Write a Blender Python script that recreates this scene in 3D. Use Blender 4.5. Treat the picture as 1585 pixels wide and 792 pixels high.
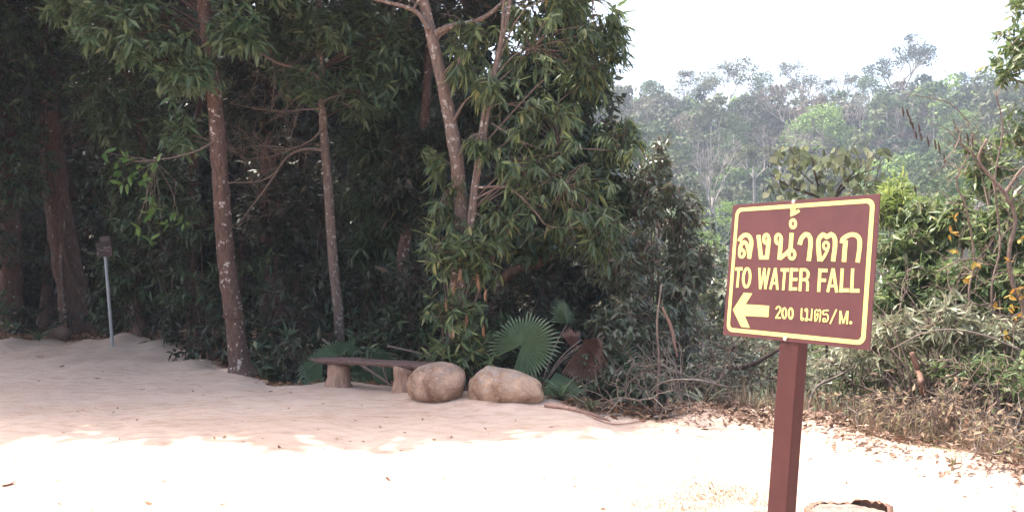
import bpy, bmesh, math, random, json
import numpy as np
from mathutils import Vector, Matrix

for o in list(bpy.data.objects):
    bpy.data.objects.remove(o)
SC = bpy.context.scene
COL = SC.collection
rng = np.random.default_rng(7)
random.seed(7)

# ------------------------------------------------------------------ camera
F, CX, CY, EYE = 1320.0, 792.5, 396.0, 1.55
PITCH = math.atan(14 / F)
cam = bpy.data.cameras.new('camera')
cam.sensor_width = 36.0
cam.lens = 36.0 * F / 1585.0
cam.clip_start, cam.clip_end = 0.05, 3000
camo = bpy.data.objects.new('camera', cam)
COL.objects.link(camo)
camo.location = (0, 0, EYE)
camo.rotation_euler = (math.pi / 2 + PITCH, 0, 0)
SC.camera = camo

# ------------------------------------------------------------------ sky, sun, exposure
SUN_ELEV = math.radians(66)
SUN_DIR_XY = (-0.82, 0.57)                      # towards the sun, seen from above
world = bpy.data.worlds.new('World')
SC.world = world
world.use_nodes = True
nt = world.node_tree
bg = nt.nodes['Background']
sky = nt.nodes.new('ShaderNodeTexSky')
sky.sky_type = 'NISHITA'
sky.sun_disc = False
sky.sun_elevation = SUN_ELEV
sky.sun_rotation = math.atan2(SUN_DIR_XY[0], SUN_DIR_XY[1])
sky.air_density, sky.dust_density, sky.ozone_density = 1.0, 6.0, 0.6
nt.links.new(sky.outputs[0], bg.inputs[0])
bg.inputs[1].default_value = 0.15
sun = bpy.data.lights.new('sun', 'SUN')
sun.energy, sun.angle, sun.color = 2.7, math.radians(0.53), (1.0, 0.95, 0.87)
suno = bpy.data.objects.new('sun', sun)
COL.objects.link(suno)
_n = math.hypot(*SUN_DIR_XY)
_sd = Vector((SUN_DIR_XY[0] / _n * math.cos(SUN_ELEV), SUN_DIR_XY[1] / _n * math.cos(SUN_ELEV), math.sin(SUN_ELEV)))
suno.rotation_euler = _sd.to_track_quat('Z', 'Y').to_euler()
SC.view_settings.view_transform = 'Standard'
SC.view_settings.look = 'None'
SC.view_settings.gamma = 1.0
SC.view_settings.use_curve_mapping = False
SC.view_settings.exposure = 1.85
SC.render.engine = 'CYCLES'
SC.cycles.use_denoising = True
SC.cycles.use_adaptive_sampling = False
SC.cycles.sample_clamp_indirect = 6.0
SC.cycles.max_bounces = 6
SC.cycles.diffuse_bounces = 3
SC.cycles.glossy_bounces = 2
SC.cycles.transmission_bounces = 3
SC.cycles.volume_bounces = 0
SC.cycles.transparent_max_bounces = 4

# ------------------------------------------------------------------ helpers
_fw = np.array([0, math.cos(PITCH), math.sin(PITCH)])
_up = np.array([0, -math.sin(PITCH), math.cos(PITCH)])


def at(px, py, Y):
    """point at depth Y (metres from the camera along the ground) seen at photo pixel px, py"""
    d = np.array([1.0, 0, 0]) * (px - CX) / F + _up * (CY - py) / F + _fw
    return np.array([0, 0, EYE]) + d * (Y / d[1])


def path(pts, Y):
    """list of (px, py) or (px, py, Y) -> points"""
    return np.array([at(p[0], p[1], p[2] if len(p) > 2 else Y) for p in pts])


def spline(p, n=4):
    p = np.asarray(p, float)
    if len(p) < 3:
        return np.array([p[0] + (p[-1] - p[0]) * t for t in np.linspace(0, 1, n + 1)])
    q = np.vstack([2 * p[0] - p[1], p, 2 * p[-1] - p[-2]])
    out = []
    for i in range(1, len(q) - 2):
        a, b, c, d = q[i - 1], q[i], q[i + 1], q[i + 2]
        for k in range(n):
            t = k / n
            out.append(.5 * (2 * b + (c - a) * t + (2 * a - 5 * b + 4 * c - d) * t * t + (3 * b - a - 3 * c + d) * t ** 3))
    out.append(p[-1])
    return np.array(out)


def unit(v):
    v = np.asarray(v, float)
    return v / np.maximum(np.linalg.norm(v, axis=-1, keepdims=True), 1e-9)


class Geo:
    """collects triangles of one mesh object"""

    def __init__(self):
        self.v, self.f, self.m, self.n = [], [], [], 0

    def add(self, v, f, m=0):
        v = np.asarray(v, np.float32).reshape(-1, 3)
        f = np.asarray(f, np.int32).reshape(-1, 3)
        self.v.append(v)
        self.f.append(f + self.n)
        self.m.append(np.full(len(f), m, np.int32))
        self.n += len(v)

    def mesh(self, name, mats, smooth=(True,)):
        v, f, m = np.vstack(self.v), np.vstack(self.f), np.concatenate(self.m)
        me = bpy.data.meshes.new(name)
        me.vertices.add(len(v))
        me.vertices.foreach_set('co', v.ravel())
        me.loops.add(len(f) * 3)
        me.loops.foreach_set('vertex_index', f.ravel())
        me.polygons.add(len(f))
        me.polygons.foreach_set('loop_start', np.arange(0, len(f) * 3, 3, dtype=np.int32))
        me.polygons.foreach_set('material_index', m)
        sm = np.array([smooth[min(i, len(smooth) - 1)] for i in range(len(mats))])[m]
        me.polygons.foreach_set('use_smooth', sm)
        for x in mats:
            me.materials.append(x)
        me.update()
        return me

    def build(self, name, mats, parent=None, smooth=(True,), origin=None, **props):
        if not isinstance(mats, (list, tuple)):
            mats = [mats]
        if origin is not None:
            self.v = [x - np.asarray(origin, np.float32) for x in self.v]
        o = bpy.data.objects.new(name, self.mesh(name, mats, smooth))
        COL.objects.link(o)
        if origin is not None:
            o.location = [float(c) for c in origin]
        if parent is not None:
            o.parent = parent
            if origin is None:      # vertices are in world space: undo the parent's place
                o.matrix_parent_inverse = parent.matrix_basis.inverted()
        for k, x in props.items():
            o[k] = x
        return o


def thing(name, label, cat, loc, group=None):
    o = bpy.data.objects.new(name, None)
    o.empty_display_size = 0.2
    COL.objects.link(o)
    o.location = [float(c) for c in loc]
    o['label'], o['category'] = label, cat
    if group:
        o['group'] = group
    return o


def tag(o, label, cat, group=None):
    o['label'], o['category'] = label, cat
    if group:
        o['group'] = group
    return o


def tube(g, pts, rad, sides=6, mat=0, rough=0.0, cap=True, r_=None):
    """tapered tube along pts into g"""
    pts = np.asarray(pts, float)
    k = len(pts)
    rad = np.broadcast_to(np.asarray(rad, float), (k,)) if np.ndim(rad) == 0 or len(np.atleast_1d(rad)) == k else \
        np.interp(np.linspace(0, 1, k), np.linspace(0, 1, len(rad)), rad)
    t = np.gradient(pts, axis=0)
    t = unit(t)
    ref = np.array([0.31, 0.95, 0.05]) if abs(t[:, 2]).mean() > .5 else np.array([0.1, 0.1, 1.0])
    a = unit(np.cross(t, ref))
    b = np.cross(t, a)
    th = np.linspace(0, 2 * np.pi, sides, endpoint=False)
    rr = rad[:, None] * np.ones(sides)[None]
    if rough:
        R = r_ or rng
        rr = rr * (1 + rough * R.normal(size=(k, sides)) + rough * R.normal(size=(1, sides)))
    v = pts[:, None] + rr[..., None] * (np.cos(th)[None, :, None] * a[:, None] + np.sin(th)[None, :, None] * b[:, None])
    v = v.reshape(-1, 3)
    i = np.arange(k - 1)[:, None] * sides
    j = np.arange(sides)[None]
    j2 = (j + 1) % sides
    f = np.concatenate([np.stack([i + j, i + j2, i + sides + j2], -1).reshape(-1, 3),
                        np.stack([i + j, i + sides + j2, i + sides + j], -1).reshape(-1, 3)])
    if cap:
        c = len(v)
        v = np.vstack([v, pts[-1:]])
        jj = np.arange(sides)
        f = np.concatenate([f, np.stack([(k - 1) * sides + jj, (k - 1) * sides + (jj + 1) % sides, np.full(sides, c)], -1)])
    g.add(v, f, mat)


def twigs(g, A, B, r0=.008, r1=.004, sag=.0, mat=1, R=None):
    """many thin three-sided bent twigs A -> B, vectorised"""
    R = R or rng
    A, B = np.asarray(A, float), np.asarray(B, float)
    n = len(A)
    if n == 0:
        return
    L = np.linalg.norm(B - A, axis=1)[:, None]
    M = (A + B) / 2 + R.normal(size=(n, 3)) * L * .08 + np.array([0, 0, 1]) * L * sag
    P = np.stack([A, M, B], 1)
    t = unit(B - A)
    a = unit(np.cross(t, np.array([.3, .5, .8])))
    b = np.cross(t, a)
    th = np.array([0, 2.094, 4.189])
    rad = np.array([r0, (r0 + r1) / 2, r1])
    v = P[:, :, None] + rad[None, :, None, None] * (np.cos(th)[None, None, :, None] * a[:, None, None] + np.sin(th)[None, None, :, None] * b[:, None, None])
    v = v.reshape(-1, 3)
    q = []
    for s in (0, 1):
        for j in range(3):
            j2 = (j + 1) % 3
            q += [(s * 3 + j, s * 3 + j2, s * 3 + 3 + j2), (s * 3 + j, s * 3 + 3 + j2, s * 3 + 3 + j)]
    f = (np.array(q)[None] + (np.arange(n) * 9)[:, None, None]).reshape(-1, 3)
    g.add(v, f, mat)


# leaf outlines: (t along, half width, dip) rows; tris
_LT = {
    'fine': (np.array([[0, 0, 0], [.3, -1, .0], [.3, 0, -.35], [.3, 1, 0], [.65, -.78, .0], [.65, 0, -.3], [.65, .78, 0], [1, 0, 0]]),
             np.array([[0, 2, 1], [0, 3, 2], [1, 2, 5], [1, 5, 4], [2, 3, 6], [2, 6, 5], [4, 5, 7], [5, 6, 7]])),
    'mid': (np.array([[0, 0, 0], [.42, -1, .1], [.45, 0, -.25], [.42, 1, .1], [1, 0, 0]]),
            np.array([[0, 2, 1], [0, 3, 2], [1, 2, 4], [2, 3, 4]])),
    'flat': (np.array([[0, 0, 0], [.45, -1, .2], [1, 0, 0], [.45, 1, .2]]),
             np.array([[0, 2, 1], [0, 3, 2]])),
}


def leaves(g, P, D, U, L, W, kind='mid', bend=.15, mat=0):
    """n leaves: base P, direction D, normal hint U, length L, width W"""
    n = len(P)
    if n == 0:
        return
    D = unit(D)
    X = unit(np.cross(D, U))
    N = np.cross(X, D)
    T, f = _LT[kind]
    L = np.broadcast_to(np.asarray(L, float), (n,))[:, None, None]
    W = np.broadcast_to(np.asarray(W, float), (n,))[:, None, None]
    t, w, d = T[None, :, 0:1], T[None, :, 1:2], T[None, :, 2:3]
    v = P[:, None] + L * t * D[:, None] + W * .5 * w * X[:, None] + (W * .5 * d - L * bend * t * t) * N[:, None]
    k = T.shape[0]
    g.add(v.reshape(-1, 3), (f[None] + (np.arange(n) * k)[:, None, None]).reshape(-1, 3), mat)


def whorls(C, A, k, size, spread=(.5, 1.35), droop=.5, R=None, along=.9):
    """leaf bases / directions / normals for clusters C with axis A, k leaves each, twig length size"""
    R = R or rng
    n = len(C)
    C = np.repeat(C, k, 0)
    A = np.repeat(unit(A), k, 0)
    m = n * k
    X = unit(np.cross(A, R.normal(size=(m, 3))))
    th = R.uniform(spread[0], spread[1], m)[:, None]
    u = R.uniform(0, along, m)[:, None]
    P = C - A * size * u + R.normal(size=(m, 3)) * size * .04
    D = A * np.cos(th) + X * np.sin(th)
    D[:, 2] -= droop * R.uniform(.5, 1.3, m)
    D = unit(D)
    U = A * .6 + np.array([0, 0, .8]) + R.normal(size=(m, 3)) * .35
    return P, D, U


def ell_points(c, r, n, R=None, inner=.35):
    R = R or rng
    d = unit(R.normal(size=(n, 3)))
    rad = (inner ** 3 + (1 - inner ** 3) * R.uniform(0, 1, n)) ** (1 / 3)
    return np.asarray(c) + d * rad[:, None] * np.asarray(r), d


# ------------------------------------------------------------------ materials
def new_mat(name):
    m = bpy.data.materials.new(name)
    m.use_nodes = True
    n = m.node_tree.nodes
    b = n['Principled BSDF']
    return m, n, m.node_tree.links, b


def ramp(n, stops, interp='LINEAR'):
    r = n.new('ShaderNodeValToRGB')
    r.color_ramp.interpolation = interp
    e = r.color_ramp.elements
    while len(e) < len(stops):
        e.new(.5)
    for i, (p, c) in enumerate(stops):
        e[i].position = p
        e[i].color = (*c, 1)
    return r


def leaf_mat(name, stops, trans=.3, rough=.45, spec=.35, nscale=9.0, lo=.75, hi=1.25):
    """stops: list of (position, colour) picked at random leaf by leaf"""
    m, n, l, b = new_mat(name)
    geo = n.new('ShaderNodeNewGeometry')
    oi = n.new('ShaderNodeObjectInfo')
    ad = n.new('ShaderNodeMath'); ad.operation = 'ADD'
    fr = n.new('ShaderNodeMath'); fr.operation = 'FRACT'
    l.new(geo.outputs['Random Per Island'], ad.inputs[0])
    l.new(oi.outputs['Random'], ad.inputs[1])
    l.new(ad.outputs[0], fr.inputs[0])
    r = ramp(n, stops)
    l.new(fr.outputs[0], r.inputs[0])
    tc = n.new('ShaderNodeTexCoord')
    no = n.new('ShaderNodeTexNoise'); no.inputs['Scale'].default_value = nscale
    l.new(tc.outputs['Object'], no.inputs['Vector'])
    hs = n.new('ShaderNodeHueSaturation')
    mr = n.new('ShaderNodeMapRange')
    mr.inputs['From Min'].default_value, mr.inputs['From Max'].default_value = (.3, .7) if nscale < 1 else (0, 1)
    mr.inputs['To Min'].default_value, mr.inputs['To Max'].default_value = lo, hi
    l.new(no.outputs[0], mr.inputs[0]); l.new(mr.outputs[0], hs.inputs['Value'])
    l.new(r.outputs[0], hs.inputs['Color'])
    l.new(hs.outputs[0], b.inputs['Base Color'])
    b.inputs['Roughness'].default_value = rough
    b.inputs['Specular IOR Level'].default_value = spec
    if trans:
        t = n.new('ShaderNodeBsdfTranslucent')
        h2 = n.new('ShaderNodeHueSaturation')
        h2.inputs['Value'].default_value = 1.25
        h2.inputs['Hue'].default_value = .485
        l.new(hs.outputs[0], h2.inputs['Color'])
        l.new(h2.outputs[0], t.inputs[0])
        mx = n.new('ShaderNodeMixShader')
        mx.inputs[0].default_value = trans
        l.new(b.outputs[0], mx.inputs[1]); l.new(t.outputs[0], mx.inputs[2])
        l.new(mx.outputs[0], n['Material Output'].inputs[0])
    return m


def bark_mat(name, c1, c2, lichen=None, amount=.0, scale=9, bump=.6):
    m, n, l, b = new_mat(name)
    tc = n.new('ShaderNodeTexCoord')
    mp = n.new('ShaderNodeMapping')
    mp.inputs['Scale'].default_value = (1, 1, .28)
    l.new(tc.outputs['Object'], mp.inputs[0])
    no = n.new('ShaderNodeTexNoise')
    no.inputs['Scale'].default_value, no.inputs['Detail'].default_value = scale * 2.2, 8
    no.inputs['Roughness'].default_value = .7
    l.new(mp.outputs[0], no.inputs[0])
    r = ramp(n, [(.32, c2), (.68, c1)])
    l.new(no.outputs[0], r.inputs[0])
    out = r.outputs[0]
    if lichen:
        n2 = n.new('ShaderNodeTexNoise')
        n2.inputs['Scale'].default_value, n2.inputs['Detail'].default_value = scale, 5
        n2.inputs['Roughness'].default_value = .62
        l.new(tc.outputs['Object'], n2.inputs[0])
        r2 = ramp(n, [(.66 - amount, (0, 0, 0)), (.70 - amount, (1, 1, 1))])
        l.new(n2.outputs[0], r2.inputs[0])
        mx = n.new('ShaderNodeMix'); mx.data_type = 'RGBA'
        l.new(r2.outputs[0], mx.inputs[0])
        l.new(out, mx.inputs[6]); mx.inputs[7].default_value = (*lichen, 1)
        out = mx.outputs[2]
    l.new(out, b.inputs['Base Color'])
    b.inputs['Roughness'].default_value = .9
    b.inputs['Specular IOR Level'].default_value = .2
    bp = n.new('ShaderNodeBump')
    bp.inputs['Strength'].default_value, bp.inputs['Distance'].default_value = bump, .02
    l.new(no.outputs[0], bp.inputs['Height'])
    l.new(bp.outputs[0], b.inputs['Normal'])
    return m


M = {}
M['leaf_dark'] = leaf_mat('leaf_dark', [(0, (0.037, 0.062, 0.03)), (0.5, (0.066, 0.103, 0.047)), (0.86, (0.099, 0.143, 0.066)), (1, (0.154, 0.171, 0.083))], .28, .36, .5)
M['leaf_skylit'] = leaf_mat('leaf_skylit', [(0, (0.065, 0.106, 0.053)), (0.5, (0.105, 0.163, 0.075)), (0.86, (0.15, 0.213, 0.103)), (1, (0.213, 0.25, 0.125))], .3, .34, .5)  # front crowns: skylight on the leaves put into a lighter green
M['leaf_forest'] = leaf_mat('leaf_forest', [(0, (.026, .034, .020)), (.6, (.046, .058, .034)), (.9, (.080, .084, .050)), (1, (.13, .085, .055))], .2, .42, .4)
M['leaf_lance'] = leaf_mat('leaf_lance', [(0, (0.057, 0.09, 0.041)), (0.4, (0.095, 0.137, 0.062)), (0.75, (0.143, 0.19, 0.079)), (0.92, (0.238, 0.286, 0.102)), (1, (0.319, 0.291, 0.121))], .42, .36, .5)
M['leaf_lit'] = leaf_mat('leaf_lit', [(0, (.07, .14, .035)), (.6, (.11, .20, .045)), (1, (.17, .25, .06))], .4, .4, .4)  # brighter green painted in for light falling on the hanging branch
M['leaf_grey'] = leaf_mat('leaf_grey', [(0, (0.072, 0.086, 0.05)), (0.5, (0.132, 0.16, 0.09)), (0.85, (0.209, 0.226, 0.143)), (0.95, (0.275, 0.231, 0.165)), (1, (0.308, 0.198, 0.132))], .25, .33, .55)
M['leaf_bush'] = leaf_mat('leaf_bush', [(0, (.07, .115, .045)), (.5, (.13, .19, .07)), (.85, (.20, .25, .11)), (1, (.34, .34, .18))], .45, .36, .5)
M['leaf_bamboo'] = leaf_mat('leaf_bamboo', [(0, (.12, .19, .045)), (.5, (.20, .28, .07)), (1, (.32, .37, .12))], .5, .4, .4)
M['leaf_pale'] = leaf_mat('leaf_pale', [(0, (.13, .15, .085)), (.5, (.23, .245, .15)), (1, (.38, .36, .25))], .3, .4, .4)
M['leaf_big'] = leaf_mat('leaf_big', [(0, (.11, .135, .07)), (.6, (.17, .195, .10)), (1, (.23, .23, .14))], .4, .6, .2)
M['leaf_orange'] = leaf_mat('leaf_orange', [(0, (.30, .16, .03)), (.5, (.42, .24, .04)), (1, (.36, .30, .06))], .4, .5, .3)
M['leaf_dead'] = leaf_mat('leaf_dead', [(0, (.16, .075, .04)), (.5, (.25, .13, .07)), (.8, (.33, .20, .12)), (1, (.42, .30, .2))], .15, .7, .2)
M['litter'] = leaf_mat('litter', [(0, (.11, .065, .046)), (.4, (.20, .125, .088)), (.8, (.30, .20, .145)), (1, (.42, .32, .25))], .1, .75, .15)
M['palm'] = leaf_mat('palm', [(0, (.10, .155, .085)), (1, (.14, .20, .11))], .3, .33, .55)
M['palm_dry'] = leaf_mat('palm_dry', [(0, (.17, .09, .07)), (1, (.25, .14, .10))], .15, .6, .3)
M['straw'] = leaf_mat('straw', [(0, (.16, .105, .066)), (.5, (.24, .165, .105)), (1, (.33, .24, .155))], .2, .7, .2)
M['weed'] = leaf_mat('weed', [(0, (.17, .11, .075)), (.5, (.25, .17, .11)), (.8, (.30, .23, .15)), (1, (.16, .17, .075))], .2, .7, .2)
M['hill_green'] = leaf_mat('hill_green', [(0, (0.055, 0.095, 0.038)), (1, (0.08, 0.125, 0.05))], .25, .6, .2, .16, .55, 1.45)
M['hill_olive'] = leaf_mat('hill_olive', [(0, (0.085, 0.1, 0.052)), (1, (0.115, 0.135, 0.07))], .25, .6, .2, .16, .55, 1.45)
M['hill_bright'] = leaf_mat('hill_bright', [(0, (0.16, 0.25, 0.07)), (1, (0.2, 0.29, 0.085))], .25, .6, .2, .16, .55, 1.45)
M['hill_dark'] = leaf_mat('hill_dark', [(0, (0.026, 0.048, 0.03)), (1, (0.038, 0.062, 0.036))], .25, .6, .2, .16, .55, 1.45)
M['hill_dry'] = leaf_mat('hill_dry', [(0, (0.13, 0.11, 0.085)), (1, (0.17, 0.14, 0.11))], .25, .6, .2, .16, .55, 1.45)
M['bark_red'] = bark_mat('bark_red', (.18, .108, .083), (.062, .040, .032), (.44, .38, .33), .07, 13, 1.0)
M['bark_pale'] = bark_mat('bark_pale', (.26, .19, .155), (.11, .075, .06), (.40, .36, .32), .08, 15, .9)
M['bark_dark'] = bark_mat('bark_dark', (.17, .10, .078), (.065, .04, .032), (.34, .30, .26), .03, 9, 1.0)
M['bark_grey'] = bark_mat('bark_grey', (.30, .25, .21), (.15, .12, .10), None, 0, 12)
M['bark_far'] = bark_mat('bark_far', (.38, .34, .31), (.22, .19, .17), None, 0, 1.2, .1)
M['twig'] = bark_mat('twig', (.24, .18, .145), (.12, .085, .07), None, 0, 14, .3)
M['twig_dark'] = bark_mat('twig_dark', (.11, .075, .06), (.05, .035, .03), None, 0, 14, .3)


# ------------------------------------------------------------------ the ground: one sheet from behind the camera to beyond the far ridge
EDGE_X = np.array([-60, -14, -9.4, -8.0, -6.9, -5.9, -4.6, -3.9, -3.2, -2.7, -2.0, -1.2, -.5, .4, .9, 1.4, 2.1, 2.9, 3.3, 3.6, 4.2, 6, 60])
EDGE_Y = np.array([16, 16, 16.0, 16.6, 16.4, 15.4, 13.2, 12.3, 11.1, 11.1, 11.2, 10.6, 10.0, 9.5, 8.9, 8.7, 8.9, 8.3, 7.3, 6.3, 5.2, 3.5, 3.0])


def sstep(a, b, x):
    t = np.clip((np.asarray(x, float) - a) / (b - a), 0, 1)
    return t * t * (3 - 2 * t)


_wv = np.random.default_rng(3)
_WK = [(_wv.normal(size=2) * s, _wv.uniform(0, 6.28), a) for s, a in ((.35, .03), (.6, .02), (.9, .016), (1.6, .010), (2.4, .007), (3.5, .005), (5, .004), (7, .003), (9, .002))]


def ripple(x, y):
    z = 0
    for k, p, a in _WK:
        z = z + a * np.sin(k[0] * x + k[1] * y + p)
    return z


def edge_t(x, y):
    """metres beyond the edge of the bare sand"""
    return np.asarray(y, float) - np.interp(x, EDGE_X, EDGE_Y)


def tz(x, y):
    x, y = np.asarray(x, float), np.asarray(y, float)
    t = edge_t(x, y)
    r = np.sqrt(x * x + y * y)
    a = x / np.maximum(y, 1.0)
    near = 1 - sstep(25, 60, r)
    z = ripple(x, y) * near * .9
    z = z + .13 * np.exp(-(((x + 8.3) / 2.6) ** 2 + ((y - 16.6) / 1.2) ** 2)) + .10 * np.exp(-(((x + 3.95) / .5) ** 2 + ((y - 12.0) / .5) ** 2))           # low bank at the left
    z = z + .08 * np.exp(-(((x + .1) / 1.1) ** 2 + ((y - 9.75) / .45) ** 2)) + .05 * np.exp(-(((x + .05) / .35) ** 2 + ((y - 9.15) / .22) ** 2)) + .035 * np.exp(-(((x + .55) / .3) ** 2 + ((y - 9.25) / .2) ** 2))            # soil heaped round the boulders
    lip = np.exp(-((t - .1) / .9) ** 2) * (1 - np.exp(-((x + 1.2) / 1.7) ** 4))
    z = z + lip * near * (.05 * np.sin(x * 2.1 + y) + .035 * np.sin(x * 4.7 - y * 2.3) + .025 * np.sin(x * 9.1 + y * 3.1))     # eroded lip
    z = z - .28 * sstep(.1, 1.0, t) * sstep(-5, -3, x) * (1 - sstep(-.9, .2, x))
    left = 1 - sstep(-.05, .16, a)
    z = z - left * 2.2 * sstep(2, 30, t)
    mid = sstep(-.05, .14, a) * (1 - .75 * sstep(.36, .50, a))
    z = z - mid * (3.0 * sstep(.4, 7, t) + 5.0 * sstep(6, 45, t))
    # the far wooded hill
    rid = 31 + 3 * np.sin(x * .03 + 1.0) + 2 * np.sin(x * .06) + 3 * sstep(30, 70, x) - 7 * sstep(80, 135, x) + 5 * sstep(150, 260, x)
    z = z + (rid + 6) * sstep(62, 235, y + .1 * x)
    z = z - 10 * sstep(250, 420, y)
    return z


def axis(lo, hi, fine_lo, fine_hi, step, n_out_lo, n_out_hi):
    mid = np.arange(fine_lo, fine_hi + 1e-6, step)
    a = fine_lo - np.geomspace(step, fine_lo - lo, n_out_lo)[::-1] if n_out_lo else []
    b = fine_hi + np.geomspace(step, hi - fine_hi, n_out_hi)
    return np.concatenate([a, mid, b])


gx = axis(-420, 420, -11, 7.5, .11, 60, 70)
gy = axis(-60, 620, 2.0, 18, .09, 24, 110)
XX, YY = np.meshgrid(gx, gy)
ZZ = tz(XX, YY)
fine = np.exp(-(np.maximum(edge_t(XX, YY) - .2, 0)) ** 2) * (np.abs(XX) < 11) * (YY > 2) * (YY < 18)
ZZ = ZZ + rng.normal(size=ZZ.shape) * .0022 * fine
# shallow footprints and scuffs pressed into the sand
for _ in range(260):
    fx, fy = rng.uniform(-9, 3.2), rng.uniform(4.8, 15)
    if edge_t(fx, fy) > -.2:
        continue
    an, ln, wd = rng.uniform(0, 3.14), rng.uniform(.10, .17), rng.uniform(.05, .09)
    ix = np.where(np.abs(gx - fx) < .45)[0]
    iy = np.where(np.abs(gy - fy) < .45)[0]
    if len(ix) == 0 or len(iy) == 0:
        continue
    sl = np.ix_(iy, ix)
    dx, dy = XX[sl] - fx, YY[sl] - fy
    u, w = dx * math.cos(an) + dy * math.sin(an), -dx * math.sin(an) + dy * math.cos(an)
    q = (u / ln) ** 2 + (w / wd) ** 2
    ZZ[sl] += rng.uniform(.010, .022) * (-np.exp(-q) + .6 * np.exp(-(np.sqrt(q) - 1.6) ** 2 * 4))
v = np.stack([XX, YY, ZZ], -1).reshape(-1, 3)
nx, ny = len(gx), len(gy)
i = (np.arange(ny - 1)[:, None] * nx + np.arange(nx - 1)[None]).ravel()
f = np.concatenate([np.stack([i, i + 1, i + nx + 1], -1), np.stack([i, i + nx + 1, i + nx], -1)])
g = Geo()
g.add(v, f)

m, n, l, b = new_mat('sandy_ground')
at_n = n.new('ShaderNodeAttribute'); at_n.attribute_name = 'soil'
tc = n.new('ShaderNodeTexCoord')


def noise(n, l, src, scale, detail=6, rough=.6, sx=None):
    t = n.new('ShaderNodeTexNoise')
    t.inputs['Scale'].default_value, t.inputs['Detail'].default_value, t.inputs['Roughness'].default_value = scale, detail, rough
    if sx:
        mp = n.new('ShaderNodeMapping'); mp.inputs['Scale'].default_value = sx
        l.new(src, mp.inputs[0]); src = mp.outputs[0]
    l.new(src, t.inputs[0])
    return t.outputs[0]


def mixc(n, l, fac, a, b_):
    x = n.new('ShaderNodeMix'); x.data_type = 'RGBA'
    for s, val in ((0, fac), (6, a), (7, b_)):
        if isinstance(val, tuple):
            x.inputs[s].default_value = (*val, 1)
        elif isinstance(val, float):
            x.inputs[s].default_value = val
        else:
            l.new(val, x.inputs[s])
    return x.outputs[2]


n1 = noise(n, l, tc.outputs['Object'], .55, 5, .55, (1, 1.6, 1))
n2 = noise(n, l, tc.outputs['Object'], 4.0, 8, .7, (1, 2.2, 1))
n3 = noise(n, l, tc.outputs['Object'], 42.0, 6, .75)
s1 = ramp(n, [(.40, (.52, .37, .285)), (.60, (.63, .48, .385))]); l.new(n1, s1.inputs[0])
s2 = ramp(n, [(.36, (.40, .265, .195)), (.52, (.60, .45, .355)), (.7, (.66, .53, .44))]); l.new(n2, s2.inputs[0])
sand = mixc(n, l, .5, s1.outputs[0], s2.outputs[0])
sp = ramp(n, [(.60, (0, 0, 0)), (.70, (1, 1, 1))]); l.new(n3, sp.inputs[0])
gm = n.new('ShaderNodeMath'); gm.operation = 'MULTIPLY'; l.new(sp.outputs[0], gm.inputs[0]); gm.inputs[1].default_value = .5
sand = mixc(n, l, gm.outputs[0], sand, (.30, .21, .16))
# where leaves and humus take over from the bare sand
ad = n.new('ShaderNodeMath'); ad.operation = 'ADD'
sc_ = n.new('ShaderNodeMath'); sc_.operation = 'MULTIPLY_ADD'
l.new(n2, sc_.inputs[0]); sc_.inputs[1].default_value, sc_.inputs[2].default_value = .9, -.45
l.new(at_n.outputs['Fac'], ad.inputs[0]); l.new(sc_.outputs[0], ad.inputs[1])
so = ramp(n, [(.35, (0, 0, 0)), (.62, (1, 1, 1))]); l.new(ad.outputs[0], so.inputs[0])
hum = ramp(n, [(.35, (.040, .028, .020)), (.6, (.085, .058, .040)), (.75, (.15, .10, .065))]); l.new(n3, hum.inputs[0])
sxy = n.new('ShaderNodeSeparateXYZ'); l.new(tc.outputs['Object'], sxy.inputs[0])
fr_ = n.new('ShaderNodeMapRange'); fr_.inputs['From Min'].default_value, fr_.inputs['From Max'].default_value = 30, 60
l.new(sxy.outputs[1], fr_.inputs[0])
gr_ = ramp(n, [(.4, (.035, .05, .024)), (.6, (.075, .085, .045))]); l.new(n1, gr_.inputs[0])
hum_ = mixc(n, l, fr_.outputs[0], hum.outputs[0], gr_.outputs[0])       # the far slopes are overgrown
l.new(mixc(n, l, so.outputs[0], sand, hum_), b.inputs['Base Color'])
b.inputs['Roughness'].default_value = .95
b.inputs['Specular IOR Level'].default_value = .1
bp = n.new('ShaderNodeBump'); bp.inputs['Strength'].default_value, bp.inputs['Distance'].default_value = .8, .03
mm = n.new('ShaderNodeMath'); mm.operation = 'MULTIPLY_ADD'
l.new(n3, mm.inputs[0]); mm.inputs[1].default_value = .5; l.new(n2, mm.inputs[2])
l.new(mm.outputs[0], bp.inputs['Height']); l.new(bp.outputs[0], b.inputs['Normal'])
M['ground'] = m
ground = g.build('ground', m, kind='structure')
soil = sstep(-.25, .75, edge_t(v[:, 0], v[:, 1]))
soil = np.maximum(soil, sstep(11, 16, np.abs(v[:, 0])))
att = ground.data.attributes.new('soil', 'FLOAT', 'POINT')
att.data.foreach_set('value', soil.astype(np.float32))

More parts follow.
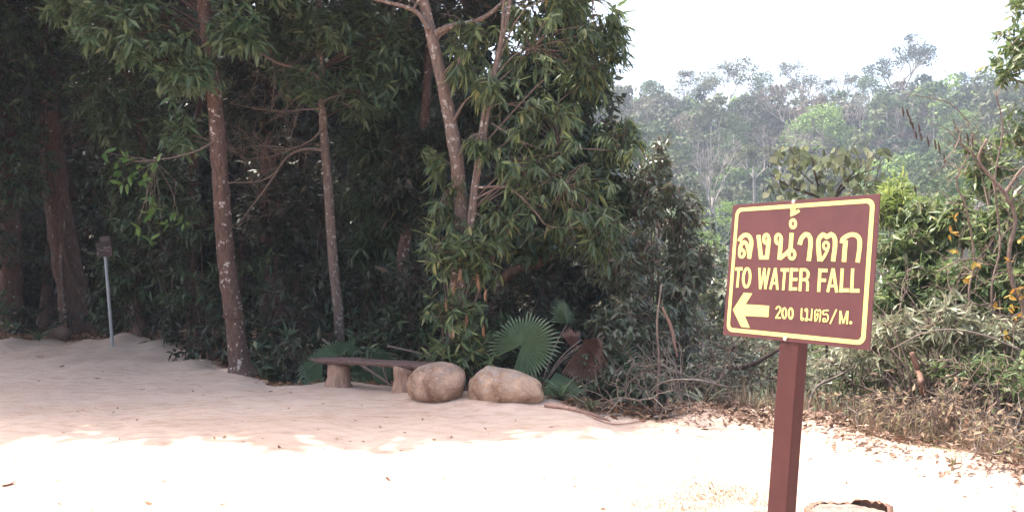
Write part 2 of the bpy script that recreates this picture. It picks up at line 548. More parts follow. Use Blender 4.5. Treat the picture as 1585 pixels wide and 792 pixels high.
# ------------------------------------------------------------------ haze
m = bpy.data.materials.new('haze_air')
m.use_nodes = True
n, l = m.node_tree.nodes, m.node_tree.links
n.clear()
pv = n.new('ShaderNodeVolumePrincipled')
pv.inputs['Color'].default_value = (.78, .86, 1.0, 1)
pv.inputs['Density'].default_value = .00082
pv.inputs['Anisotropy'].default_value = .2
mo = n.new('ShaderNodeOutputMaterial')
l.new(pv.outputs[0], mo.inputs['Volume'])
bm = bmesh.new()
bmesh.ops.create_cube(bm, size=1)
for q in bm.verts:
    q.co = ((q.co.x) * 860, 280 + q.co.y * 700, 29 + q.co.z * 100)
me = bpy.data.meshes.new('haze'); bm.to_mesh(me); bm.free()
me.materials.append(m)
hz = bpy.data.objects.new('haze', me)
COL.objects.link(hz)
hz['kind'] = 'stuff'
hz['label'] = 'pale blue haze hanging in the air over the valley'


# ------------------------------------------------------------------ branching used for far trees and bare shrubs
def grow(g, p, d, length, r, depth, R, tips, spread=.6, lift=.15, ratio=.72, sides=5, mat=1, kids=(2, 3), segs=3, wob=.12):
    pts = [p]
    q, dd = np.array(p, float), np.array(d, float)
    for s in range(segs):
        dd = unit(dd + R.normal(size=3) * wob + np.array([0, 0, lift * .5]))
        q = q + dd * length / segs
        pts.append(q)
    tube(g, pts, [r, r * .72], sides if depth > 0 else 3, mat, cap=False)
    if depth == 0:
        tips.append((q, dd))
        return
    k = R.integers(kids[0], kids[1] + 1)
    az0 = R.uniform(0, 6.28)
    x = unit(np.cross(dd, R.normal(size=3)))
    y = np.cross(dd, x)
    for j in range(k):
        az = az0 + j * 6.28 / k + R.normal() * .3
        s = spread * R.uniform(.7, 1.3)
        nd = unit(dd * math.cos(s) + (x * math.cos(az) + y * math.sin(az)) * math.sin(s) + np.array([0, 0, lift]))
        grow(g, q, nd, length * ratio * R.uniform(.8, 1.2), r * .68, depth - 1, R, tips, spread, lift, ratio, sides, mat, kids, segs, wob)


def far_clump(g, c, r, n, size, R, mat=0, flat=.6):
    p, d = ell_points(c, (r, r, r * flat), n, R, .6)
    D = np.cross(d, R.normal(size=(n, 3)))
    leaves(g, p, D, d + R.normal(size=(n, 3)) * .35 + np.array([0, 0, .3]), R.uniform(.6, 1.4, n) * size, R.uniform(.5, .9, n) * size, 'flat', 0, mat)


def far_tree(label, px, top, width, Y, leaf, kind, group='trees standing out on the far hillside', name='hill_tree', seed=0):
    R = np.random.default_rng(seed + int(px))
    X = (px - CX) / F * Y
    zb = float(tz(X, Y))
    H = at(px, top, Y)[2] - zb
    Wd = width / F * Y
    base = np.array([X, Y, zb - .3])
    t = thing(name, label, 'tree', base, group)
    gt, gc, tips = Geo(), Geo(), []
    lean = R.normal(size=2) * .03
    if kind == 'umbrella':
        fork = H * .62
        tr = np.array([base, base + (lean[0] * H * .3, 0, fork * .5), base + (lean[0] * H * .6, lean[1] * H, fork)])
        tube(gt, spline(tr, 3), [H * .020, H * .013], 7)
        for j in range(4):
            az = j * 1.57 + R.uniform(0, .8)
            el = R.uniform(.55, 1.0)
            d = np.array([math.cos(az) * math.cos(el), math.sin(az) * math.cos(el), math.sin(el)])
            grow(gc, tr[-1] - (0, 0, R.uniform(0, .2) * H), d, Wd * R.uniform(.2, .26), H * .009, 3, R, tips, .56, .13, .72)
        cl, cn, cs, fl = Wd * .09, 34, Wd * .034, .8
    elif kind == 'bare':
        tr = np.array([base, base + (lean[0] * H, 0, H * .5)])
        tube(gt, spline(tr, 3), [H * .016, H * .011], 6)
        for j in range(4):
            az = j * 1.57 + R.uniform(0, .8); el = R.uniform(.8, 1.3)
            d = np.array([math.cos(az) * math.cos(el), math.sin(az) * math.cos(el), math.sin(el)])
            grow(gc, tr[-1] - (0, 0, R.uniform(0, .2) * H), d, H * .2, H * .007, 4, R, tips, .45, .1, .7, 4)
        cl, cn, cs, fl = Wd * .06, 3, Wd * .022, .7
    else:
        tr = np.array([base, base + (lean[0] * H, 0, H * .7)])
        tube(gt, spline(tr, 3), [H * .018, H * .008], 6)
        for j in range(64):
            z = R.uniform(.35, 1.0)
            prof = math.sin(min(1, (1.08 - z) / .55) * 1.57)
            az = R.uniform(0, 6.28); rr = Wd * .5 * prof * math.sqrt(R.uniform(.25, 1))
            c = base + np.array([math.cos(az) * rr, math.sin(az) * rr, z * H * .95])
            tips.append((c, None))
        A = np.array([tr[-1] * .7 + tr[0] * .3 if False else base + (0, 0, min(c[0][2] - base[2], H * .7) * .8) for c in tips[::4]])
        twigs(gc, A, np.array([c[0] for c in tips[::4]]), H * .006, H * .002, .0, 1, R)
        cl, cn, cs, fl = Wd * .125, 44, Wd * .042, .6
    for c, _ in tips:
        far_clump(gc, c, cl * R.uniform(.7, 1.4), cn, cs, R, 0, fl)
    gt.build('trunk', M['bark_far'], t)
    gc.build('crown', [M[leaf], M['bark_far']], t, (False, True), kind='stuff')
    return t


HT = [
    ('tallest umbrella-crowned tree on the far skyline, its forked trunk bare against the sky', 1402, 52, 104, 222, 'hill_dark', 'umbrella'),
    ('tall tree with domed airy crown on the skyline directly above the sign', 1243, 62, 78, 222, 'hill_olive', 'umbrella'),
    ('thin lacy-crowned tree on the skyline between two taller umbrella-shaped trees', 1312, 76, 70, 225, 'hill_olive', 'umbrella'),
    ('compact dark round tree alone on the skyline at the right', 1495, 106, 64, 215, 'hill_dark', 'round'),
    ('broad feathery tree on the skyline nearest to the dark drooping branches', 1128, 92, 100, 215, 'hill_olive', 'umbrella'),
    ('grey-green skyline tree at the left end of the ridge', 1062, 104, 66, 218, 'hill_olive', 'round'),
    ('small dark tree on the ridge below the lacy skyline tree', 1283, 116, 40, 205, 'hill_dark', 'round'),
    ('bushy dark green tree on the ridge left of the umbrella-crowned one', 1345, 112, 66, 205, 'hill_green', 'round'),
    ('bright light green rounded tree in the middle of the far hillside', 1272, 160, 116, 165, 'hill_bright', 'round'),
    ('dark bluish green bushy tree halfway up the hill left of the bright one', 1158, 140, 84, 180, 'hill_dark', 'round'),
    ('bare pale-branched tree between the dark bushy tree and the bright rounded one', 1224, 110, 72, 175, 'hill_dry', 'bare'),
    ('leafless grey tree on the hillside right of the bright green crown', 1336, 150, 66, 175, 'hill_dry', 'bare'),
    ('wide leafless greyish-pink tree below the umbrella-crowned tree', 1392, 168, 92, 160, 'hill_dry', 'bare'),
    ('reddish-brown withered tree at the left of the hillside', 1056, 170, 54, 170, 'hill_dry', 'round'),
    ('slim tree with straight white trunk low on the hillside left of the sign', 1092, 196, 44, 120, 'hill_olive', 'umbrella'),
    ('bare white-stemmed tree low on the hillside next to the slim white trunk', 1112, 206, 40, 116, 'hill_dry', 'bare'),
    ('olive feathery tree low on the hillside above the sign\'s left corner', 1170, 196, 84, 130, 'hill_olive', 'umbrella'),
    ('leafless spreading tree on the hillside just above the large-leaved sapling', 1205, 188, 80, 140, 'hill_dry', 'bare'),
    ('green layered tree on the hillside left of the pale bare one', 1140, 166, 66, 150, 'hill_green', 'round'),
    ('mid-green tree at the right of the hillside above the tangled vines', 1452, 226, 80, 120, 'hill_green', 'round'),
    ('pale green tree on the right shoulder of the hill below the lone dark skyline tree', 1492, 168, 78, 150, 'hill_bright', 'round'),
    ('dull green tree in the hillside hollow right of the large-leaved sapling', 1402, 236, 70, 118, 'hill_green', 'round'),
    ('greyish tree on the ridge between the umbrella-crowned tree and the lone dark one', 1440, 126, 74, 212, 'hill_olive', 'round'),
    ('olive tree on the ridge at the far right end of the skyline', 1550, 122, 80, 212, 'hill_olive', 'round'),
    ('yellow-green tree low in the valley just left of the sign', 1090, 330, 90, 70, 'hill_bright', 'round'),
    ('small light green tree in the valley behind the sign\'s left edge', 1128, 296, 60, 80, 'hill_bright', 'round'),
    ('grey-green domed tree on the ridge left of the broad feathery tree', 1010, 122, 70, 205, 'hill_green', 'round'),
    ('tall dull green tree on the ridge right of the broad feathery tree', 1185, 106, 56, 210, 'hill_green', 'round'),
]
for k, h in enumerate(HT):
    far_tree(*h, seed=k * 13)

# the rest of the far wood reads as one mass
g = Geo()
R = np.random.default_rng(21)
nn = 0
leafsets = [0, 0, 1, 1, 2, 3, 4, 1]
while nn < 860:
    Y = 66 + 185 * R.uniform() ** .8
    a = R.uniform(-.14, .78)
    X = a * Y
    pxx = a * F + CX
    low = any(abs(pxx - q[1]) < q[3] * .45 and q[4] - 45 < Y < q[4] + 3 and q[4] < 190 for q in HT)
    zb = float(tz(X, Y))
    h = R.uniform(7, 15) * (1 - .3 * float(sstep(175, 225, Y)))
    w = R.uniform(3.0, 6.6)
    if low:                                     # undergrowth below the trees that stand out
        h, w = h * .32, w * .8
    s = .0034 * Y + .12
    k = leafsets[R.integers(0, 8)]
    if R.uniform() < .08:                       # leafless crown
        tips = []
        p0 = np.array([X, Y, zb + h * .35])
        tube(g, [(X, Y, zb - .5), p0], [.22, .16], 5, 5, cap=False)
        for j in range(3):
            az = R.uniform(0, 6.28)
            grow(g, p0, unit(np.array([math.cos(az) * .5, math.sin(az) * .5, 1])), h * .25, .10, 3, R, tips, .5, .1, .72, 3, 5)
        for c, _ in tips[::2]:
            far_clump(g, c, .8, 4, s * .8, R, 4)
    else:
        tube(g, [(X, Y, zb - .5), (X, Y, zb + h * .7)], [.2, .12], 5, 5, cap=False)
        for j in range(16):
            az, z = R.uniform(0, 6.28), R.uniform(.3, 1)
            rr = w * math.sin(min(1, (1.1 - z) / .6) * 1.57) * math.sqrt(R.uniform(.2, 1))
            far_clump(g, (X + math.cos(az) * rr, Y + math.sin(az) * rr, zb + z * h), w * .32 * R.uniform(.7, 1.3), 30, s * 1.35, R, k, .6)
    nn += 1
tag(g.build('hillside_wood', [M['hill_green'], M['hill_olive'], M['hill_bright'], M['hill_dark'], M['hill_dry'], M['bark_far']], None, (False,), kind='stuff'),
    'hazy mixed forest covering the far hillside', 'forest')


# ------------------------------------------------------------------ near trees and shrubs
def blob(px, py, Y, rx, ry, n, rd=None):
    """ellipsoid of n twig ends, sizes in photo pixels at depth Y"""
    s = Y / F
    return at(px, py, Y), np.array([rx * s, rd if rd else max(.35, .8 * rx * s), ry * s]), n


def crown(g, trunk, blobs, k, size, L, W, kind='mid', droop=.5, spread=(.5, 1.35), R=None, limb=.03, bend=.15, hubs=11, lower=.35, upaxis=.15, leafmat=0, second=None):
    """limbs from the trunk to hubs, twigs from hubs to twig ends, leaves whorled on the twig ends (slot 0 leaf, slot 1 wood)"""
    R = R or rng
    trunk = np.asarray(trunk)
    for c, r, n in blobs:
        nh = max(1, n // hubs)
        H, _ = ell_points(c, np.asarray(r) * .62, nh, R, .1)
        for h in H:
            dxy = np.linalg.norm(trunk[:, :2] - h[:2], axis=1)
            j = int(np.argmin(np.abs(trunk[:, 2] - (h[2] - lower * dxy))))
            p = trunk[j]
            d = np.linalg.norm(h - p)
            midp = (p + h) / 2 + np.array([0, 0, .12 * d]) + R.normal(size=3) * d * .07
            tube(g, spline([p, midp, h], 3), [min(limb, .012 + .012 * d), .008], 5, 1, cap=False)
        T, d = ell_points(c, r, n, R, .3)
        hi = np.argmin(((T[:, None] - H[None]) ** 2).sum(-1), 1)
        A = unit(d * np.array([1, 1, .6]) + R.normal(size=(n, 3)) * .35 + np.array([0, 0, upaxis]))
        twigs(g, H[hi], T, .009, .004, .06, 1, R)
        P, D, U = whorls(T, A, k, size, spread, droop, R)
        m = len(P)
        leaves(g, P, D, U, L * R.uniform(.45, 1.3, m), W * R.uniform(.55, 1.25, m), kind, bend, leafmat)


def near_tree(name, label, cat, trunk, rad, bark, blobs, leaf, wood='twig_dark', group=None, sides=14, rough=.05, seed=0, shade_canopy=None, **kw):
    R = np.random.default_rng(1000 + seed)
    tr = spline(trunk, 5)
    t = thing(name, label, cat, tr[0], group)
    gt = Geo()
    rr = np.interp(np.linspace(0, 1, len(tr)), np.linspace(0, 1, len(rad)), rad)
    rr[:3] *= (1.75, 1.25, 1.08)
    tube(gt, tr, rr, sides, 0, rough, True, R)
    gt.build('trunk', M[bark], t)
    if blobs:
        gc = Geo()
        crown(gc, tr[len(tr) // 4:], blobs, R=R, **kw)
        if shade_canopy:            # unseen extra canopy above the picture, placed to shade sand and wood
            crown(gc, tr[len(tr) // 2:], shade_canopy, R=R, k=12, size=.4, L=.40, W=.17, kind='flat', droop=.25)
        gc.build('crown', [M[leaf], M[wood]], t, (False, True), kind='stuff')
    return t, tr


_LM = {}


def leaf_parts(parent, P, D, U, L, W, mat, name='leaf', bend=.12):
    """each leaf a mesh object of its own, sharing one mesh per material"""
    key = (mat, bend)
    if key not in _LM:
        T, f = _LT['fine']
        gg = Geo()
        gg.add(np.stack([T[:, 1] * .5, T[:, 0], T[:, 2] * .10 - bend * T[:, 0] ** 2], -1), f)
        _LM[key] = gg.mesh(name, [M[mat]], (False,))
    inv = parent.matrix_basis.inverted()
    D = unit(D)
    X = unit(np.cross(D, U))
    N = np.cross(X, D)
    L = np.broadcast_to(L, (len(P),)); W = np.broadcast_to(W, (len(P),))
    for q in range(len(P)):
        o = bpy.data.objects.new(name, _LM[key])
        COL.objects.link(o)
        o.parent = parent
        o.matrix_parent_inverse = inv
        o.matrix_basis = Matrix(((X[q, 0] * W[q], D[q, 0] * L[q], N[q, 0] * L[q], P[q, 0]), (X[q, 1] * W[q], D[q, 1] * L[q], N[q, 1] * L[q], P[q, 1]),
                                 (X[q, 2] * W[q], D[q, 2] * L[q], N[q, 2] * L[q], P[q, 2]), (0, 0, 0, 1)))


def branch(parent, pts, rad, mat, name='branch', sides=7, side_twigs=0, R=None, tl=.35, rough=.05):
    """one limb as a part, with small bare side twigs in the same mesh"""
    R = R or rng
    g = Geo()
    p = spline(pts, 5)
    tube(g, p, rad, sides, 0, rough, True, R)
    if side_twigs:
        j = R.integers(len(p) // 4, len(p), side_twigs)
        d = unit(R.normal(size=(side_twigs, 3)) * np.array([1, .7, 1]))
        e = p[j] + d * tl * R.uniform(.4, 1.3, side_twigs)[:, None]
        twigs(g, p[j], e, .006, .003, .1, 0, R)
        e2 = e + unit(d + R.normal(size=d.shape) * .8) * tl * .6
        twigs(g, p[j] * .4 + e * .6, e2, .004, .002, .1, 0, R)
    return g.build(name, M[mat], parent)


def top(x, y, z, rx=2.2, ry=1.9, n=120):  # unseen canopy blob, set for the shade it casts
    return np.array([x - .7, y - .15, z], float), np.array([rx, ry, .8]), int(n * 2.0)


R = np.random.default_rng(5)
DARK = dict(k=14, size=.32, L=.225, W=.066, kind='mid', droop=.55)
BROAD = dict(k=9, size=.30, L=.20, W=.105, kind='mid', droop=.6)
NARROW = dict(k=13, size=.34, L=.28, W=.062, kind='mid', droop=.75)
FOREST = dict(k=12, size=.36, L=.28, W=.11, kind='flat', droop=.5)
LANCE = dict(k=16, size=.28, L=.215, W=.041, kind='fine', droop=1.0, spread=(.35, 1.2), bend=.2)

# tree with reddish lichen-spotted trunk, left of the bench
tA = path([(372, 586), (366, 540), (361, 490), (352, 430), (346, 370), (340, 280), (334, 190), (327, 110), (318, 40), (308, -60), (296, -220), (285, -420), (280, -560)], 12.0)
tA[0, 2] = tz(tA[0, 0], tA[0, 1]) - .05
treeA, trA = near_tree('forest_tree', 'tree with thick reddish lichen-spotted trunk at the sand\'s edge left of the bench', 'tree',
                       tA, [.145, .125, .115, .105, .09, .07, .04], 'bark_red',
                       [blob(300, -120, 12, 150, 110, 200), blob(200, 40, 11.8, 90, 70, 110), blob(370, 40, 11.7, 55, 45, 44), blob(310, 110, 11.7, 40, 35, 22), blob(270, 90, 11.8, 60, 60, 60),
                        blob(430, -80, 12, 110, 80, 110), blob(130, -40, 12, 90, 90, 100), blob(290, 200, 12.1, 40, 40, 26), blob(300, -420, 12, 240, 170, 330, 2.0)],
                       'leaf_skylit', seed=1, shade_canopy=[top(-6.4, 11.3, 8.3), top(-8.6, 11.7, 8.3), top(-10.8, 12.4, 8.3), top(-5.5, 12.2, 8.6), top(-7.5, 12.6, 8.8), top(-4.2, 13.6, 9.0), top(-6.3, 14.6, 9.4), top(-9.4, 13.2, 8.6)], **DARK)
g = Geo()
tube(g, path([(349, 489), (366, 492), (383, 489)], 11.9), [.012, .012], 6)
ring = np.array([at(361, 490, 12.0) + np.array([math.cos(a) * .142, math.sin(a) * .142, .02 * math.sin(a * 2)]) for a in np.linspace(0, 6.28, 20)])
g = Geo(); tube(g, ring, .014, 6, cap=False)
g.build('bark_ridge', M['bark_dark'], treeA)
# its leafy side branch, the light on it put into a brighter leaf colour
sp = branch(treeA, [at(338, 216, 12.0), at(300, 235, 11.6), at(255, 246, 11.4), at(205, 250, 11.3)], [.016, .006], 'twig', 'leafy_branch', 6)
PC = np.array([at(x, y, 11.3 + R.uniform(-.1, .1)) for x, y in ((163, 236), (178, 262), (197, 246), (215, 252), (240, 252), (203, 272), (185, 285), (222, 278), (232, 305), (240, 322), (226, 330), (250, 345), (212, 352), (230, 365), (268, 330), (280, 345))])
gg = Geo(); twigs(gg, np.array([at(240, 250, 11.4)] * len(PC)), PC, .006, .003, .05, 0, R); gg.build('twig', M['twig'], treeA)
P, D, U = whorls(PC, np.array([(R.normal() * .5, -.6, .2 + R.normal() * .3) for _ in PC]), 6, .12, (.5, 1.4), .35, R)
leaf_parts(treeA, P, D, U, R.uniform(.11, .17, len(P)), R.uniform(.05, .07, len(P)), 'leaf_lit')

# slim tree with dead side branches
tB = path([(528, 552), (524, 490), (517, 420), (510, 320), (504, 240), (499, 170), (496, 90), (493, 0), (488, -120), (480, -300), (476, -420)], 13.6)
tB[0, 2] = tz(tB[0, 0], tB[0, 1]) - .05
treeB, trB = near_tree('forest_tree', 'slim straight tree with dead bare side branches, behind the left end of the bench', 'tree',
                       tB, [.085, .078, .07, .06, .05, .03], 'bark_pale',
                       [blob(500, -140, 13.6, 150, 110, 200), blob(450, 120, 14.4, 50, 40, 40), blob(560, 145, 13.6, 60, 40, 44), blob(482, 120, 13.2, 34, 26, 14), blob(510, 50, 13.2, 40, 34, 22), blob(470, 20, 13.3, 40, 40, 22), blob(440, 50, 14.4, 60, 60, 60), blob(560, 40, 14.2, 60, 60, 60), blob(600, 70, 13.8, 60, 60, 60), blob(500, -350, 13.6, 200, 130, 220, 1.8)],
                       'leaf_skylit', seed=2, shade_canopy=[top(-3.2, 10.9, 7.8, 1.5, 1.1, 90), top(-4.2, 11.1, 8.0), top(-2.6, 11.6, 7.8, 1.7, 1.5), top(-3.6, 12.6, 8.2), top(-2.2, 13.8, 8.4), top(-3.6, 15.2, 8.8), top(-1.6, 14.8, 8.2)], **DARK)
for pts, r0, nt_ in (([(494, 122), (470, 108), (430, 98), (395, 76), (358, 48)], .030, 7), ([(503, 233), (470, 231), (445, 243), (425, 268), (398, 281), (352, 283)], .026, 9),
                     ([(430, 264), (405, 300), (385, 325), (370, 350)], .014, 6), ([(500, 200), (480, 218), (455, 229), (420, 230), (392, 206)], .018, 9), ([(497, 168), (470, 170), (420, 172), (356, 160)], .012, 10),
                     ([(455, 230), (415, 243), (380, 245), (350, 228)], .010, 8), ([(497, 160), (512, 151), (528, 147)], .012, 2), ([(494, 130), (470, 145), (445, 165), (430, 180)], .010, 5), ([(440, 228), (400, 226), (360, 230), (340, 215)], .009, 8), ([(420, 170), (425, 120), (420, 80)], .008, 4)):
    branch(treeB, path(pts, 13.3 + R.uniform(-.3, .1)), [r0 * 1.1, r0 * .4], 'twig', 'branch', 6, nt_ * 2, R, .45)

# leaning tree over the boulders
tC = path([(706, 566), (706, 520), (706, 470), (711, 400), (713, 330), (708, 262), (698, 195), (683, 120), (668, 55), (655, 0), (635, -80), (610, -200), (590, -330)], 10.9)
tC[0, 2] = tz(tC[0, 0], tC[0, 1]) - .05
treeC, trC = near_tree('forest_tree', 'leaning tree with pale mottled trunk standing behind the two boulders', 'tree',
                       tC, [.115, .10, .092, .085, .075, .06, .03], 'bark_pale',
                       [blob(600, -170, 10.9, 150, 90, 150), blob(735, 60, 10.8, 50, 40, 18), blob(720, 100, 10.7, 25, 40, 10), blob(690, 320, 10.8, 40, 60, 16), blob(748, 215, 10.3, 26, 36, 8), blob(672, 250, 10.9, 24, 40, 8), blob(760, 130, 10.4, 30, 40, 10), blob(590, -300, 10.9, 200, 100, 180, 1.6)], 'leaf_lance', 'twig', seed=3, **LANCE)
branch(treeC, path([(664, 46), (648, 22), (630, 12), (600, 4), (560, -6)], 10.8), [.035, .018], 'bark_pale', 'branch', 7, 3, R)
branch(treeC, path([(673, 52), (695, 42), (725, 36), (748, 28), (772, 10), (800, -20)], 10.7), [.042, .018], 'bark_pale', 'branch', 7, 5, R)
branch(treeC, path([(640, 14), (650, -5), (668, -40)], 10.8), [.02, .012], 'bark_pale', 'branch', 6, 2, R)
# thin twin stems leaning the other way
tD = path([(712, 470), (719, 410), (727, 350), (734, 290), (742, 230), (752, 165), (768, 100), (781, 40), (791, -10), (805, -90), (820, -180)], 10.6)
treeC2, trC2 = near_tree('forest_sapling', 'thin pale twin-stemmed young tree with drooping narrow leaves, leaning right behind the boulders', 'tree',
                         tD, [.05, .045, .04, .034, .02], 'bark_pale',
                         [blob(850, 40, 10.9, 80, 110, 52), blob(905, 10, 11.2, 60, 80, 40), blob(850, 190, 10.7, 70, 60, 30), blob(815, 270, 10.4, 60, 60, 28), blob(880, 300, 10.6, 70, 70, 34),
                          blob(925, 360, 10.6, 60, 60, 28), blob(780, 340, 10.3, 40, 45, 12), blob(950, 60, 11.3, 26, 60, 28), blob(960, 215, 11.2, 48, 42, 34), blob(910, 120, 11.2, 45, 40, 28), blob(840, -130, 11, 100, 60, 50)],
                         'leaf_lance', 'twig', seed=4, sides=8, limb=.013, hubs=20, lower=.8, **LANCE)
branch(treeC2, path([(716, 470), (722, 400), (733, 335), (738, 285), (748, 225), (757, 165), (766, 110), (776, 55), (780, 0), (785, -80)], 10.55), [.034, .016], 'bark_pale', 'stem', 7, 0, R)
branch(treeC2, path([(752, 170), (778, 160), (812, 168)], 10.5), [.012, .005], 'bark_pale', 'branch', 6, 3, R)
branch(treeC2, path([(733, 310), (775, 290), (810, 305), (850, 325)], 10.3), [.014, .005], 'bark_pale', 'branch', 6, 5, R)
branch(treeC2, path([(760, 190), (800, 215), (840, 232)], 10.4), [.010, .004], 'bark_pale', 'branch', 6, 4, R)
branch(treeC2, path([(740, 290), (790, 292), (830, 330), (850, 350), (905, 352)], 10.2), [.016, .006], 'bark_pale', 'branch', 6, 5, R)
PC = np.array([at(x, y, 10.0 + R.uniform(-.15, .15)) for x, y in ((790, 200), (812, 175), (835, 150), (850, 25), (842, 85), (800, 120), (862, 240), (880, 215), (830, 255), (795, 250), (775, 225), (870, 275), (895, 290), (845, 300), (820, 330), (905, 330), (880, 350), (930, 330), (940, 280), (960, 230), (980, 225), (930, 210))])
P, D, U = whorls(PC, np.array([(R.normal() * .5, -.4, .1) for _ in PC]), 11, .2, (.35, 1.2), .95, R)
leaf_parts(treeC2, P, D, U, R.uniform(.14, .24, len(P)), R.uniform(.032, .046, len(P)), 'leaf_lance', bend=.2)

# broad trees of the wood: trunk and crown each
MID = [
    ('dark tree with thick dull trunk and climbing vine left of the small sign', [(122, 522), (114, 450), (100, 380), (88, 300), (80, 200), (74, 90), (70, -60), (70, -250)], 18.6, [.34, .27, .24, .20, .12], [(40, 80, 120, 120, 170), (160, 190, 50, 50, 40), (40, -120, 150, 120, 170)], 'bark_dark'),
    ('tree with straight brown trunk at the left edge of the picture', [(14, 520), (17, 430), (14, 330), (8, 200), (2, 60), (0, -150)], 18.0, [.24, .2, .17, .12], [(-20, 110, 110, 120, 170), (40, 20, 100, 80, 120), (20, 250, 70, 80, 60), (-60, -100, 150, 120, 120)], 'bark_dark'),
    ('shaded tree at the very left of the wood with hardly any trunk showing', [(-130, 530), (-125, 300), (-120, 0), (-120, -250)], 16.5, [.16, .13, .08], [(-110, 150, 110, 130, 120), (-60, 330, 80, 70, 50)], 'bark_dark'),
    ('shaded leafy tree above the small sign on its post', [(215, 525), (212, 400), (220, 260), (210, 100), (205, -150)], 16.8, [.11, .09, .06], [(190, 150, 90, 90, 130), (230, 300, 80, 80, 90), (215, 410, 70, 55, 50), (160, 20, 90, 70, 90)], 'bark_dark'),
    ('shaded tree right behind the thick reddish trunk', [(405, 545), (412, 420), (408, 300), (415, 150), (420, -120)], 17.0, [.10, .085, .06], [(400, 130, 80, 90, 110), (440, 330, 70, 90, 80), (410, 20, 80, 60, 80)], 'bark_dark'),
    ('shaded tree right of the slim straight tree, its low boughs over the bench', [(575, 560), (570, 430), (582, 300), (590, 120), (600, -120)], 15.8, [.10, .085, .06], [(600, 220, 80, 70, 110), (580, 120, 80, 70, 100), (590, 310, 70, 60, 80), (640, 100, 60, 80, 80), (600, 380, 70, 45, 50)], 'bark_dark'),
    ('tree with dark curving trunk between the bench and the leaning tree', [(648, 556), (634, 500), (625, 440), (624, 390), (636, 330), (650, 260), (660, 150), (670, -80)], 14.4, [.12, .10, .09, .06], [(650, 250, 60, 70, 70), (720, 190, 50, 80, 60), (620, 310, 50, 50, 40), (700, -30, 120, 90, 110)], 'bark_red'),
    ('tree with bent reddish limb right of the leaning tree', [(775, 580), (770, 500), (772, 445), (800, 417), (838, 404), (870, 370), (890, 300), (900, 150), (890, -80)], 12.6, [.10, .085, .075, .07, .05], [(800, 170, 80, 90, 110), (870, 110, 80, 100, 120), (880, 250, 80, 70, 90), (820, 360, 70, 50, 50), (930, 300, 60, 60, 60), (850, -60, 90, 60, 50)], 'bark_red'),
    ('shaded tree filling the wood between the leaning tree and the open sky', [(920, 600), (915, 450), (905, 300), (900, 150), (895, -60)], 14.6, [.12, .10, .06], [(890, 130, 60, 80, 80), (920, 280, 70, 80, 90), (900, 420, 90, 60, 70), (940, 330, 60, 70, 60)], 'bark_dark'),
]
SHADE_CANOPIES = {0: [top(-9.5, 17.2, 9.4), top(-11.5, 18.5, 9.4), top(-8.5, 19.5, 9.8), top(-10.5, 20.5, 9.8)], 1: [top(-12.2, 16.2, 9.2), top(-13.8, 17.8, 9.4), top(-12.5, 19.5, 9.8)], 2: [top(-11.6, 14.6, 8.8), top(-13.2, 15.0, 9), top(-14.8, 16.4, 9)],  # canopy out of view, added over the wood for its shade
        3: [top(-7.6, 16.2, 9.2), top(-9.6, 15.2, 9), top(-6.4, 18.0, 9.6)], 4: [top(-5.0, 16.8, 9.4), top(-3.4, 17.2, 9.4), top(-4.6, 19, 9.8)], 5: [top(-2.0, 16.6, 9), top(-1.6, 18.4, 9.4)], 6: [top(-.6, 15.2, 7.8, 1.6, 1.6, 90), top(-.4, 17, 8.4)]}
for q, (lab, pts, Y, rad, bl, bark) in enumerate(MID):
    w = path(pts, Y)
    w[0, 2] = tz(w[0, 0], w[0, 1]) - .1
    t_, tr_ = near_tree('forest_tree', lab, 'tree', w, rad, bark, [blob(x, y, Y - .3, rx, ry, int(n_ * 1.5)) for x, y, rx, ry, n_ in bl], 'leaf_dark' if q % 2 else 'leaf_forest', seed=20 + q, shade_canopy=SHADE_CANOPIES.get(q), **(DARK, BROAD, NARROW)[q % 3])
    if q == 0:
        branch(t_, path([(150, 512), (128, 462), (108, 420), (97, 375), (92, 320)], 18.2), [.05, .035], 'bark_dark', 'vine', 6, 0, R)
        branch(t_, path([(106, 520), (98, 460), (94, 400), (100, 340)], 18.25), [.03, .025], 'bark_pale', 'vine', 6, 0, R)

# deeper rows of the wood, only glimpsed between the nearer ones: look-alikes
R2 = np.random.default_rng(77)
for q in range(20):
    px = -160 + q * 58 + R2.uniform(-20, 20)
    Y = R2.uniform(21, 29)
    if px > 820:
        Y = R2.uniform(17, 20)
    X = (px - CX) / F * Y
    zb = float(tz(X, Y))
    hgt = R2.uniform(9.5, 12.5)
    if px > 760:
        hgt = 7.5 if px < 860 else 5.0
    w = np.array([(X, Y, zb - .1), (X + R2.normal() * .2, Y, zb + hgt * .35), (X + R2.normal() * .3, Y, zb + hgt * .7), (X + R2.normal() * .4, Y, zb + hgt)])
    bl = [(w[-1] + R2.normal(size=3) * .5 + np.array([0, 0, z]), np.array([1.7, 1.5, 1.3]), 90) for z in (-hgt * .78, -hgt * .6, -hgt * .42, -hgt * .25, -hgt * .05)]
    near_tree('background_tree', 'dark tree deep in the wood glimpsed between the nearer trees', 'tree', w, [.16, .12, .06], 'bark_dark', bl, 'leaf_forest', seed=60 + q, group='trees deep in the shaded wood', sides=8, **FOREST)

